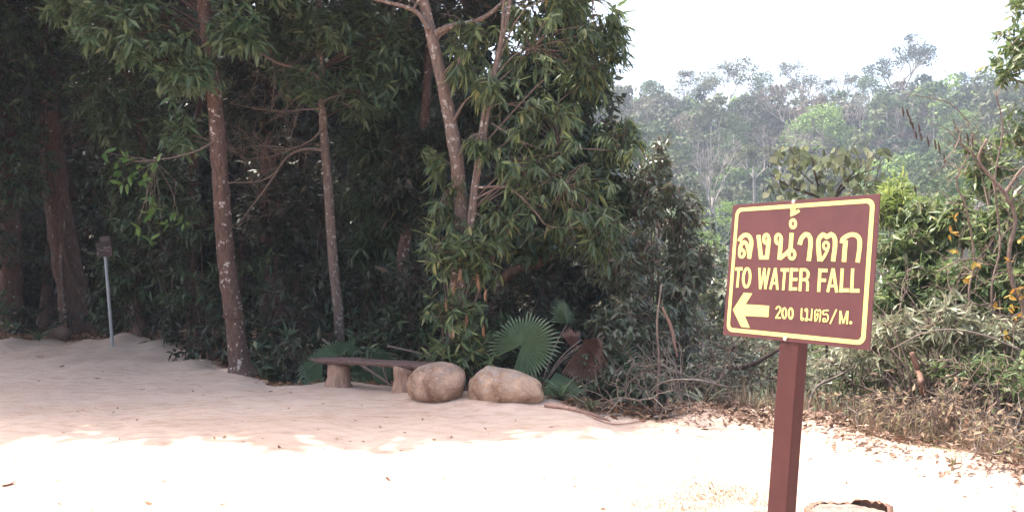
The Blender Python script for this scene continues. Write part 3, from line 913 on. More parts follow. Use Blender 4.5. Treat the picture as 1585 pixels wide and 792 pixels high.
# behind them the wood closes into one dark mass
g = Geo()
n_ = 64000
X = R2.uniform(-34, 2.5, n_)
Y = R2.uniform(29, 39, n_)
hh = 11.5 - 4.5 * sstep(-3, 2.5, X) + 1.2 * np.sin(X * .9) + .8 * np.sin(X * 2.3 + 1)
P = np.stack([X, Y, tz(X, Y) + hh * R2.uniform(0, 1, n_) ** .85], -1)
P += R2.normal(size=P.shape) * .2
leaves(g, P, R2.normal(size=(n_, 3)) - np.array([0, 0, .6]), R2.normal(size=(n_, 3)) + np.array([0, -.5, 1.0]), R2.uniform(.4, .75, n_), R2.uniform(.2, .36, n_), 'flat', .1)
for q in range(70):
    x, y = R2.uniform(-34, 2), R2.uniform(29, 37)
    tube(g, spline([(x, y, tz(x, y) - .3), (x + R2.normal() * .3, y, tz(x, y) + 4), (x + R2.normal() * .5, y, tz(x, y) + 8)], 2), [.14, .07], 5, 1, cap=False)
tag(g.build('deep_wood', [M['leaf_forest'], M['bark_dark']], None, (False,), kind='stuff'), 'dark mass of trees closing off the depth of the wood', 'forest')


def shrub(name, label, base, blobs, leaf, group=None, stems=5, wood='twig_dark', seed=0, cat='shrub', **kw):
    R = np.random.default_rng(3000 + seed)
    base = np.array(base, float)
    base[2] = tz(base[0], base[1]) - .03
    t = thing(name, label, cat, base, group)
    g = Geo()
    for c, r, n_ in blobs:
        for s in range(stems):
            e, _ = ell_points(c, np.asarray(r) * .6, 1, R, .1)
            e = e[0]
            mid_ = base * .45 + e * .55 + R.normal(size=3) * .08
            mid_[2] = base[2] + (e[2] - base[2]) * .6
            b0 = base + np.array([R.normal() * .12, R.normal() * .1, 0])
            tube(g, spline([b0, mid_, e], 3), [.018, .007], 5, 1, cap=False)
        crown(g, np.array([base + (e_ - base) * k_ for e_ in [c] for k_ in (.5, .75, .95)]), [(c, r, n_)], R=R, limb=.012, **kw)
    g.build('foliage', [M[leaf], M[wood]], t, (False, True), kind='stuff')
    return t


# understory along the foot of the wood
US = dict(k=10, size=.26, L=.20, W=.062, kind='mid', droop=.4)
spots = [(-40, 480, 16), (50, 505, 17.6), (165, 480, 17.9), (190, 500, 17.4), (240, 470, 16.8), (280, 510, 16), (310, 450, 15), (330, 530, 13.8), (400, 520, 13.4), (430, 560, 12.6), (450, 500, 13.2),
         (470, 440, 14.5), (560, 500, 14), (600, 540, 12.6), (590, 450, 14.2), (640, 500, 12.8), (660, 440, 13), (540, 420, 15.5), (380, 420, 15), (260, 380, 16), (500, 330, 16), (300, 340, 16), (-20, 380, 17),
         (760, 480, 12), (740, 540, 11.2), (830, 470, 12.4), (870, 520, 11.8), (560, 570, 12.0), (490, 560, 12.2), (200, 420, 17)]
for q, (px, py, Y) in enumerate(spots):
    c = at(px, py, Y)
    shrub('understory_shrub', 'dim leafy undergrowth shrub at the dark foot of the wood', (c[0], c[1], 0), [(c, np.array([.75, .6, .55]), 36)], 'leaf_forest' if q % 3 else 'leaf_dark',
          'undergrowth shrubs at the foot of the wood', 4, seed=q, **US)

# shrubs one can tell apart
c = at(705, 560, 10.4)
sh, = [shrub('leafy_shrub', 'shrub of narrow leaves, some withered orange, round the leaning trunk behind the boulders', (c[0], c[1], 0),
             [blob(680, 385, 10.5, 34, 46, 20), blob(738, 395, 10.4, 48, 52, 30), blob(700, 480, 10.3, 50, 40, 24), blob(715, 540, 10.25, 60, 34, 36)], 'leaf_lance', None, 4, 'twig', seed=101, **dict(LANCE, droop=.55, L=.19))]
PC = np.array([at(x, y, 9.95 + R.uniform(-.1, .1)) for x, y in ((655, 372), (668, 395), (690, 372), (730, 365), (712, 380), (748, 372), (770, 375), (676, 425), (700, 455), (735, 468), (690, 500), (720, 505), (745, 480), (712, 525), (730, 545), (760, 555), (680, 540))])
P, D, U = whorls(PC, np.array([(R.normal() * .4, -.5, .5) for _ in PC]), 9, .14, (.5, 1.45), .35, R)
leaf_parts(sh, P, D, U, R.uniform(.13, .21, len(P)), R.uniform(.03, .045, len(P)), 'leaf_lance', bend=.2)
PC = np.array([at(x, y, 9.95) for x, y in ((712, 420), (704, 440), (752, 455), (740, 430), (722, 490), (748, 505), (700, 510), (690, 470))])
P, D, U = whorls(PC, np.array([(0, -.3, -.3) for _ in PC]), 4, .1, (.1, .6), 2.5, R)
leaf_parts(sh, P, D, U, R.uniform(.10, .17, len(P)), R.uniform(.02, .035, len(P)), 'leaf_dead', 'withered_leaf', .2)

GREY = dict(k=11, size=.24, L=.15, W=.052, kind='mid', droop=.75, spread=(.4, 1.3))
c = at(1010, 600, 12.2)
shrub('glossy_bush', 'tall dense grey-green glossy bush right of the drooping branches at the valley edge', c,
      [blob(1000, 300, 12.2, 48, 60, 90), blob(1055, 330, 12.5, 42, 50, 70), blob(1062, 405, 12.4, 48, 55, 90), blob(965, 400, 11.8, 75, 70, 120), blob(985, 500, 11.5, 65, 60, 100), blob(1040, 470, 12, 40, 50, 60), blob(1092, 400, 12.6, 22, 32, 26), blob(1020, 250, 12.5, 30, 40, 36)],
      'leaf_grey', None, 4, 'twig', seed=102, **GREY)
c = at(930, 590, 10.6)
shrub('low_bush', 'low dark bush between the fan palm and the dry twigs', c, [blob(930, 560, 10.6, 60, 50, 60), blob(985, 590, 10.2, 55, 40, 50), blob(960, 500, 11, 60, 50, 60)], 'leaf_grey', None, 4, 'twig', seed=103, **dict(GREY, L=.13))
c = at(1120, 480, 24)
shrub('valley_bush', 'hazy green bush down in the valley left of the sign', c, [blob(1090, 420, 24, 50, 60, 90), blob(1130, 470, 22, 70, 60, 100), blob(1060, 480, 20, 40, 60, 60)], 'leaf_grey', None, 4, 'twig', seed=104, **dict(GREY, L=.28, W=.11, size=.5))
c = at(1250, 560, 17)
shrub('valley_bush', 'dull bush sloping down behind the sign post', c, [blob(1230, 520, 17, 90, 50, 90), blob(1150, 540, 16, 60, 50, 60), blob(1310, 540, 15, 60, 50, 60)], 'leaf_grey', None, 4, 'twig', seed=105, **dict(GREY, L=.18, W=.07, size=.4))

# right-hand thicket
BUSH = dict(k=11, size=.24, L=.17, W=.05, kind='mid', droop=.45, spread=(.5, 1.4))
c = at(1420, 560, 10.6)
shrub('bamboo_shrub', 'light yellow-green narrow-leaved shrub rising behind the sign\'s right edge', c, [blob(1385, 320, 10.8, 40, 36, 70), blob(1430, 340, 10.6, 48, 36, 70), blob(1380, 290, 11.2, 25, 20, 22)], 'leaf_bamboo', None, 5, 'twig', seed=110, **dict(BUSH, L=.17, W=.026, k=14))
c = at(1420, 590, 10)
shrub('leafy_bush', 'fresh green bush with hanging pointed leaves just right of the sign', c, [blob(1410, 390, 10.2, 58, 50, 110), blob(1450, 440, 9.8, 50, 45, 80), blob(1385, 460, 10, 40, 45, 60), blob(1430, 330, 10.4, 45, 30, 40)], 'leaf_bush', None, 4, 'twig', seed=111, **BUSH)
c = at(1430, 610, 8.6)
shrub('leafy_bush', 'sunlit pale bush of strap-like leaves low on the right bank', c, [blob(1400, 510, 8.6, 60, 34, 60), blob(1470, 500, 8.4, 60, 40, 70), blob(1550, 520, 8.2, 60, 40, 70), blob(1350, 545, 9, 50, 30, 40)], 'leaf_pale', None, 4, 'twig', seed=112, **dict(BUSH, L=.16, W=.034))
c = at(1560, 560, 8.8)
shrub('leafy_bush', 'green bush behind the orange-leaved vine at the right edge', c, [blob(1560, 360, 9.4, 60, 70, 100), blob(1600, 450, 9, 60, 60, 90), blob(1510, 440, 9.4, 55, 60, 70), blob(1490, 340, 10, 50, 45, 50), blob(1530, 260, 10, 50, 50, 40)], 'leaf_bush', None, 4, 'twig', seed=113, **BUSH)
c = at(1520, 600, 7.8)
shrub('leafy_bush', 'small green bush among dry weeds at the right edge', c, [blob(1540, 570, 7.9, 60, 32, 50), blob(1590, 590, 7.5, 40, 40, 40), blob(1480, 570, 8.1, 40, 26, 26)], 'leaf_bush', None, 4, 'twig', seed=114, **dict(BUSH, L=.12, W=.035))
c = at(1340, 600, 10)
shrub('leafy_bush', 'scrubby pale bush under the sign\'s lower right corner', c, [blob(1320, 560, 9.8, 60, 30, 50), blob(1365, 575, 9, 40, 25, 30)], 'leaf_pale', None, 4, 'twig', seed=115, **dict(BUSH, L=.11, W=.03))
c = at(1660, 620, 9.2)
tR = path([(1690, 640), (1675, 480), (1660, 300), (1650, 120), (1640, -60), (1635, -160)], 9.2)
near_tree('roadside_tree', 'tree at the right edge whose leafy boughs hang in from outside the picture', 'tree', tR, [.10, .08, .05], 'bark_grey',
          [blob(1578, 60, 9.2, 34, 50, 22), blob(1560, 105, 9.2, 36, 30, 16), blob(1575, 200, 9.3, 34, 50, 16), blob(1650, 40, 9.2, 60, 120, 60), blob(1610, 280, 9.2, 30, 50, 16), blob(1585, 0, 9.3, 20, 40, 10)], 'leaf_bush', 'twig', seed=120, **dict(BUSH, L=.12, W=.05, droop=.6))

# sapling with large rounded leaves behind the sign, each leaf a part
c = at(1275, 560, 12.6)
sap = thing('large_leaved_sapling', 'sapling with large rounded drooping leaves showing over the top of the sign', 'shrub', (c[0], c[1], float(tz(c[0], c[1]))))
for pts in ([(1280, 420), (1275, 340), (1270, 300), (1235, 262)], [(1275, 340), (1300, 290), (1340, 250)], [(1272, 310), (1262, 270), (1255, 240)], [(1290, 310), (1320, 275), (1352, 262)], [(1270, 305), (1225, 290), (1190, 268)]):
    w = path(pts, 12.4)
    if pts[0][1] == 420:
        w = np.vstack([[c[0], c[1], tz(c[0], c[1])], w])
    branch(sap, w, [.022, .006], 'twig_dark', 'stem', 6, 0, R)
PC = np.array([at(R.uniform(1185, 1372), R.uniform(224, 308), 12.4 + R.uniform(-.35, .35)) for _ in range(190)])
keep = [q for q, p in enumerate(PC) if abs((p[0] / p[1] * F + CX) - 1280) < 100]
P = PC[keep]
D = np.stack([R.normal(size=len(P)) * .6, R.normal(size=len(P)) * .5 - .3, -R.uniform(.3, 1.1, len(P))], -1)
leaf_parts(sap, P, D, np.stack([R.normal(size=len(P)) * .5, -np.ones(len(P)) * .6, np.ones(len(P)) * .7], -1), R.uniform(.11, .2, len(P)), R.uniform(.08, .14, len(P)), 'leaf_big', bend=.15)
gg = Geo(); twigs(gg, P + np.array([0, .05, -.15]) + R.normal(size=P.shape) * .06, P, .006, .004, .0, 0, R); gg.build('leaf_stalk', M['twig_dark'], sap, kind='stuff')


# low growth closing the right bank and the top of the slope
RS = [(1100, 595, 10.8, 'leaf_grey'), (1150, 580, 11.8, 'leaf_grey'), (1205, 570, 12.2, 'leaf_grey'), (1255, 580, 11.2, 'leaf_pale'), (1305, 582, 10.6, 'leaf_grey'), (1345, 570, 10.2, 'leaf_bush'), (1400, 575, 9.5, 'leaf_bush'), (1460, 580, 9.2, 'leaf_pale'),
      (1520, 570, 9.0, 'leaf_bush'), (1590, 560, 8.8, 'leaf_bush'), (1120, 550, 14, 'leaf_grey'), (1200, 545, 15, 'leaf_grey'), (1290, 550, 13.5, 'leaf_bush'), (1360, 520, 12.5, 'leaf_bush'), (1070, 600, 10.6, 'leaf_grey'), (1040, 560, 12, 'leaf_grey'), (1440, 520, 10.6, 'leaf_bush'), (1520, 480, 10.4, 'leaf_bush'), (1600, 480, 10, 'leaf_bush'), (1080, 500, 16, 'leaf_grey')]
for q, (px, py, Y, lf) in enumerate(RS):
    c = at(px, py, Y)
    shrub('bank_shrub', 'low scrubby shrub in the thicket on the valley edge', c, [(c, np.array([.55, .5, .36]), 46)], lf, 'low shrubs along the valley edge', 4, 'twig', seed=200 + q, **dict(BUSH, L=.12, W=.04, size=.2))

# leafless shrubs and tangles
def bare_shrub(label, px, py, Y, h, n, seed, mat='twig', group=None, spread=.8, name='bare_shrub', leaf=None, lk=2, depth=3, r=.014, lift=.0, ll=.07):
    R = np.random.default_rng(5000 + seed)
    c = at(px, py, Y)
    c[2] = float(tz(c[0], c[1])) - .03
    t = thing(name, label, 'shrub', c, group)
    g, tips = Geo(), []
    for q in range(n):
        az, el = R.uniform(0, 6.28), R.uniform(.5, 1.45)
        d = np.array([math.cos(az) * math.cos(el), math.sin(az) * math.cos(el), math.sin(el)])
        grow(g, c + np.array([R.normal() * .18, R.normal() * .15, 0]), d, h * .42, r * R.uniform(.5, 1.1), depth, R, tips, spread, lift, .7, 4, 0, (2, 3), 3, .22)
    g.build('branches', M[mat], t, kind='stuff')
    if leaf:
        gl = Geo()
        T = np.array([x[0] for x in tips]); A = np.array([x[1] for x in tips])
        P, D, U = whorls(T, A, lk, .1, (.5, 1.5), .5, R)
        leaves(gl, P, D, U, R.uniform(.6, 1.3, len(P)) * ll, R.uniform(.6, 1.2, len(P)) * ll * .42, 'mid', .15)
        gl.build('foliage', M[leaf], t, (False,), kind='stuff')
    return t


BS = [('tangle of dry grey twigs at the sand\'s edge below the glossy bush', 1040, 630, 9.4, 1.0, 7), ('dry brushwood between the glossy bush and the sign post', 1110, 600, 10.2, 1.3, 8), ('dry grey twigs close behind the sign post', 1185, 590, 10.4, 1.3, 8),
      ('leafless brush right of the sign post', 1265, 600, 10, 1.1, 8), ('leafless brush further down the slope under the sign board', 1150, 560, 12.5, 1.8, 9), ('greyish dry bush below the sign\'s lower right corner', 1330, 590, 9.2, .9, 7),
      ('sparse dry twigs on the slope left of the sign board', 1090, 540, 14, 2.1, 9), ('dry twiggy bush among weeds on the right bank', 1440, 640, 7.8, .75, 8), ('brown dry bush at the foot of the right thicket', 1500, 620, 7.9, .8, 9), ('thin dry brush by the low dark bush', 985, 625, 9.3, .8, 5),
      ('thin grey twigs standing in the sunlit pale bush', 1450, 545, 8.4, 1.2, 6), ('grey leafless brush in front of the orange-leaved vine', 1545, 545, 8.0, 1.3, 7), ('leafless grey brush at the foot of the fresh green bush', 1395, 565, 8.8, 1.0, 6), ('wiry leafless brush at the right edge below the hanging boughs', 1585, 540, 8.5, 2.2, 8),
      ('low brown weed clump beside the broken stalk', 1400, 655, 7.7, .45, 7), ('low brown weed clump on the litter right of the broken stalk', 1475, 668, 7.2, .45, 7), ('low dry weed clump at the sand\'s edge nearest the right edge', 1560, 690, 6.5, .42, 7), ('low dry weed clump at the top of the litter right of the post', 1325, 640, 8.3, .45, 7),
      ('dry brown bush at the right edge above the leaf litter', 1575, 630, 7.2, .7, 8), ('thin dry bush at the top of the leaf litter bank', 1370, 625, 8.3, .7, 7)]
for q, b_ in enumerate(BS):
    bare_shrub(*b_, seed=q, mat='twig' if q % 2 else 'bark_grey', leaf='weed' if q in (7, 8, 14, 15, 16, 17, 18, 19, 5) else ('leaf_grey' if q in (1, 2, 4, 6) else None), lk=2, r=.011)
vt = bare_shrub('tangle of bare woody vines climbing at the right edge, dotted with orange leaves', 1530, 560, 8.9, 2.2, 9, 50, 'twig', None, .55, 'woody_vine', None, depth=4, r=.02, lift=.1)
for pts, r0 in (([(1578, 545), (1585, 480), (1568, 440), (1562, 390), (1572, 340), (1556, 300), (1530, 270), (1515, 245), (1528, 215)], .024), ([(1556, 300), (1575, 270), (1590, 255)], .02), ([(1520, 560), (1500, 460), (1508, 400), (1495, 320), (1480, 280), (1500, 240)], .012),
                ([(1545, 560), (1535, 450), (1548, 380), (1540, 280), (1552, 200), (1540, 140)], .012), ([(1480, 480), (1510, 470), (1560, 490), (1600, 470)], .010), ([(1450, 420), (1500, 400), (1560, 420)], .008), ([(1515, 245), (1490, 225), (1482, 195)], .010), ([(1470, 500), (1520, 520), (1590, 545)], .012)):
    branch(vt, path(pts, 8.3 + R.uniform(-.2, .2)), [r0, r0 * .5], 'twig', 'stem', 6, 7, R, .3)
PO = [(x, y) for x, y in ((1476, 335), (1480, 345), (1474, 360), (1484, 356), (1478, 385), (1472, 378), (1510, 405), (1515, 412), (1560, 402), (1565, 355), (1580, 370), (1572, 430), (1580, 445), (1575, 460), (1585, 455), (1590, 470), (1570, 475), (1535, 470), (1545, 475), (1560, 480), (1578, 490), (1550, 510), (1560, 518), (1490, 440), (1495, 430), (1588, 500), (1565, 455), (1540, 490))]
PC = np.array([at(x, y, 8.0 + R.uniform(-.2, .2)) for x, y in PO[::2]])
P, D, U = whorls(PC, np.array([(R.normal() * .5, -.5, .2) for _ in PC]), 4, .07, (.5, 1.4), .6, R)
leaf_parts(vt, P, D, U, R.uniform(.05, .09, len(P)), R.uniform(.03, .045, len(P)), 'leaf_orange', 'orange_leaf')
# dry pods dangling from a thin twig
pod = thing('pod_twig', 'thin hanging twig with dry brown pods above the sign\'s right corner', 'pods', at(1500, 190, 8.6))
branch(pod, path([(1500, 190), (1470, 160), (1430, 150), (1404, 146)], 8.6), [.006, .003], 'twig', 'twig', 5, 0, R)
branch(pod, path([(1490, 230), (1465, 200), (1440, 190)], 8.5), [.005, .003], 'twig', 'twig', 5, 0, R)
for x, y, ln in ((1398, 165, 16), (1409, 178, 16), (1413, 188, 14), (1423, 192, 14), (1426, 205, 14), (1418, 202, 14), (1405, 168, 14), (1448, 215, 18), (1454, 220, 20), (1437, 212, 16), (1462, 238, 18), (1417, 286, 14), (1498, 205, 22), (1505, 208, 20)):
    g = Geo()
    tube(g, spline([at(x - 2, y, 8.5), at(x, y + ln * .5, 8.5), at(x + 1, y + ln, 8.5)], 3), [.003, .009, .010, .008, .002], 6)
    g.build('pod', M['twig_dark'], pod)


# ------------------------------------------------------------------ the direction sign
def paint(name, col, rough=.45, var=.12, spec=.4, chip=None):
    m, n, l, b = new_mat(name)
    tc = n.new('ShaderNodeTexCoord')
    x = noise(n, l, tc.outputs['Object'], 5.0, 8, .65)
    r = ramp(n, [(.3, tuple(c * (1 - var) for c in col)), (.7, tuple(min(1, c * (1 + var)) for c in col))])
    l.new(x, r.inputs[0])
    out = r.outputs[0]
    if chip:
        y = noise(n, l, tc.outputs['Object'], 38.0, 6, .7, (1, 1, .4))
        r2 = ramp(n, [(.70, (0, 0, 0)), (.74, (1, 1, 1))]); l.new(y, r2.inputs[0])
        out = mixc(n, l, r2.outputs[0], out, chip)
    l.new(out, b.inputs['Base Color'])
    b.inputs['Roughness'].default_value = rough
    b.inputs['Specular IOR Level'].default_value = spec
    bp = n.new('ShaderNodeBump'); bp.inputs['Strength'].default_value, bp.inputs['Distance'].default_value = .15, .002
    l.new(noise(n, l, tc.outputs['Object'], 60, 4, .6), bp.inputs['Height']); l.new(bp.outputs[0], b.inputs['Normal'])
    return m


M['maroon'] = paint('maroon_paint', (.088, .026, .027), .5, .18, .4, (.20, .09, .09))
M['post_red'] = paint('post_paint', (.062, .018, .017), .55, .2, .3, (.2, .10, .085))
M['yellow'] = paint('yellow_paint', (.65, .57, .18), .5, .06)
M['steel'] = paint('steel', (.55, .54, .52), .35, .1, .6)
M['steel_dull'] = paint('dull_pipe', (.34, .34, .34), .5, .2, .5, (.2, .14, .11))

SW, SH, SD = .7825, .6, .004
SROT = Matrix.Rotation(-1.0491, 4, 'Z') @ Matrix.Rotation(-.1035, 4, 'X') @ Matrix.Rotation(.0057, 4, 'Y')
SMAT = Matrix.Translation((1.1905, 3.5941, 1.5275)) @ SROT


def on_sign(pts):
    return np.array([list(SMAT @ Vector(p)) for p in pts])


foot = SMAT @ Vector((-.006, .035, -1.62))
sg = thing('direction_sign', 'maroon sign board with yellow lettering and left arrow on a red post', 'sign', foot)


def boxgeo(g, x0, x1, y0, y1, z0, z1, bev=0.0):
    bm = bmesh.new()
    bmesh.ops.create_cube(bm, size=1)
    for q in bm.verts:
        q.co = ((x0 + x1) / 2 + q.co.x * (x1 - x0), (y0 + y1) / 2 + q.co.y * (y1 - y0), (z0 + z1) / 2 + q.co.z * (z1 - z0))
    if bev:
        bmesh.ops.bevel(bm, geom=bm.edges[:], offset=bev, segments=2, affect='EDGES', profile=.6)
    bmesh.ops.triangulate(bm, faces=bm.faces[:])
    return np.array([q.co[:] for q in bm.verts]), np.array([[x.index for x in fc.verts] for fc in (bm.verts.index_update(), bm.faces)[1]])


def sign_box(name, mat, parent, *a):
    v_, f_ = boxgeo(None, *a)
    g = Geo(); g.add(on_sign(v_), f_)
    return g.build(name, M[mat], parent, (False,))


sign_box('post', 'post_red', sg, -.056, .044, .0045, .0645, -1.75, .26, .004)
bd = sign_box('board', 'maroon', sg, -SW / 2, SW / 2, -.0, SD, -SH / 2, SH / 2, .0012)


def rrect(hw, hh, r, n_=6):
    p = []
    for cx_, cz_, a0 in ((hw - r, hh - r, 0), (-hw + r, hh - r, 1), (-hw + r, -hh + r, 2), (hw - r, -hh + r, 3)):
        for q in range(n_ + 1):
            a = (a0 + q / n_) * math.pi / 2
            p.append((cx_ + math.cos(a) * r, cz_ + math.sin(a) * r))
    return np.array(p)


def strip(g, a, b_, y, closed):
    k = len(a)
    v_ = np.concatenate([np.c_[a[:, 0], np.full(k, y), a[:, 1]], np.c_[b_[:, 0], np.full(k, y), b_[:, 1]]])
    e = np.arange(k if closed else k - 1)
    e2 = (e + 1) % k
    g.add(on_sign(v_), np.concatenate([np.stack([e, e2, k + e2], -1), np.stack([e, k + e2, k + e], -1)]))


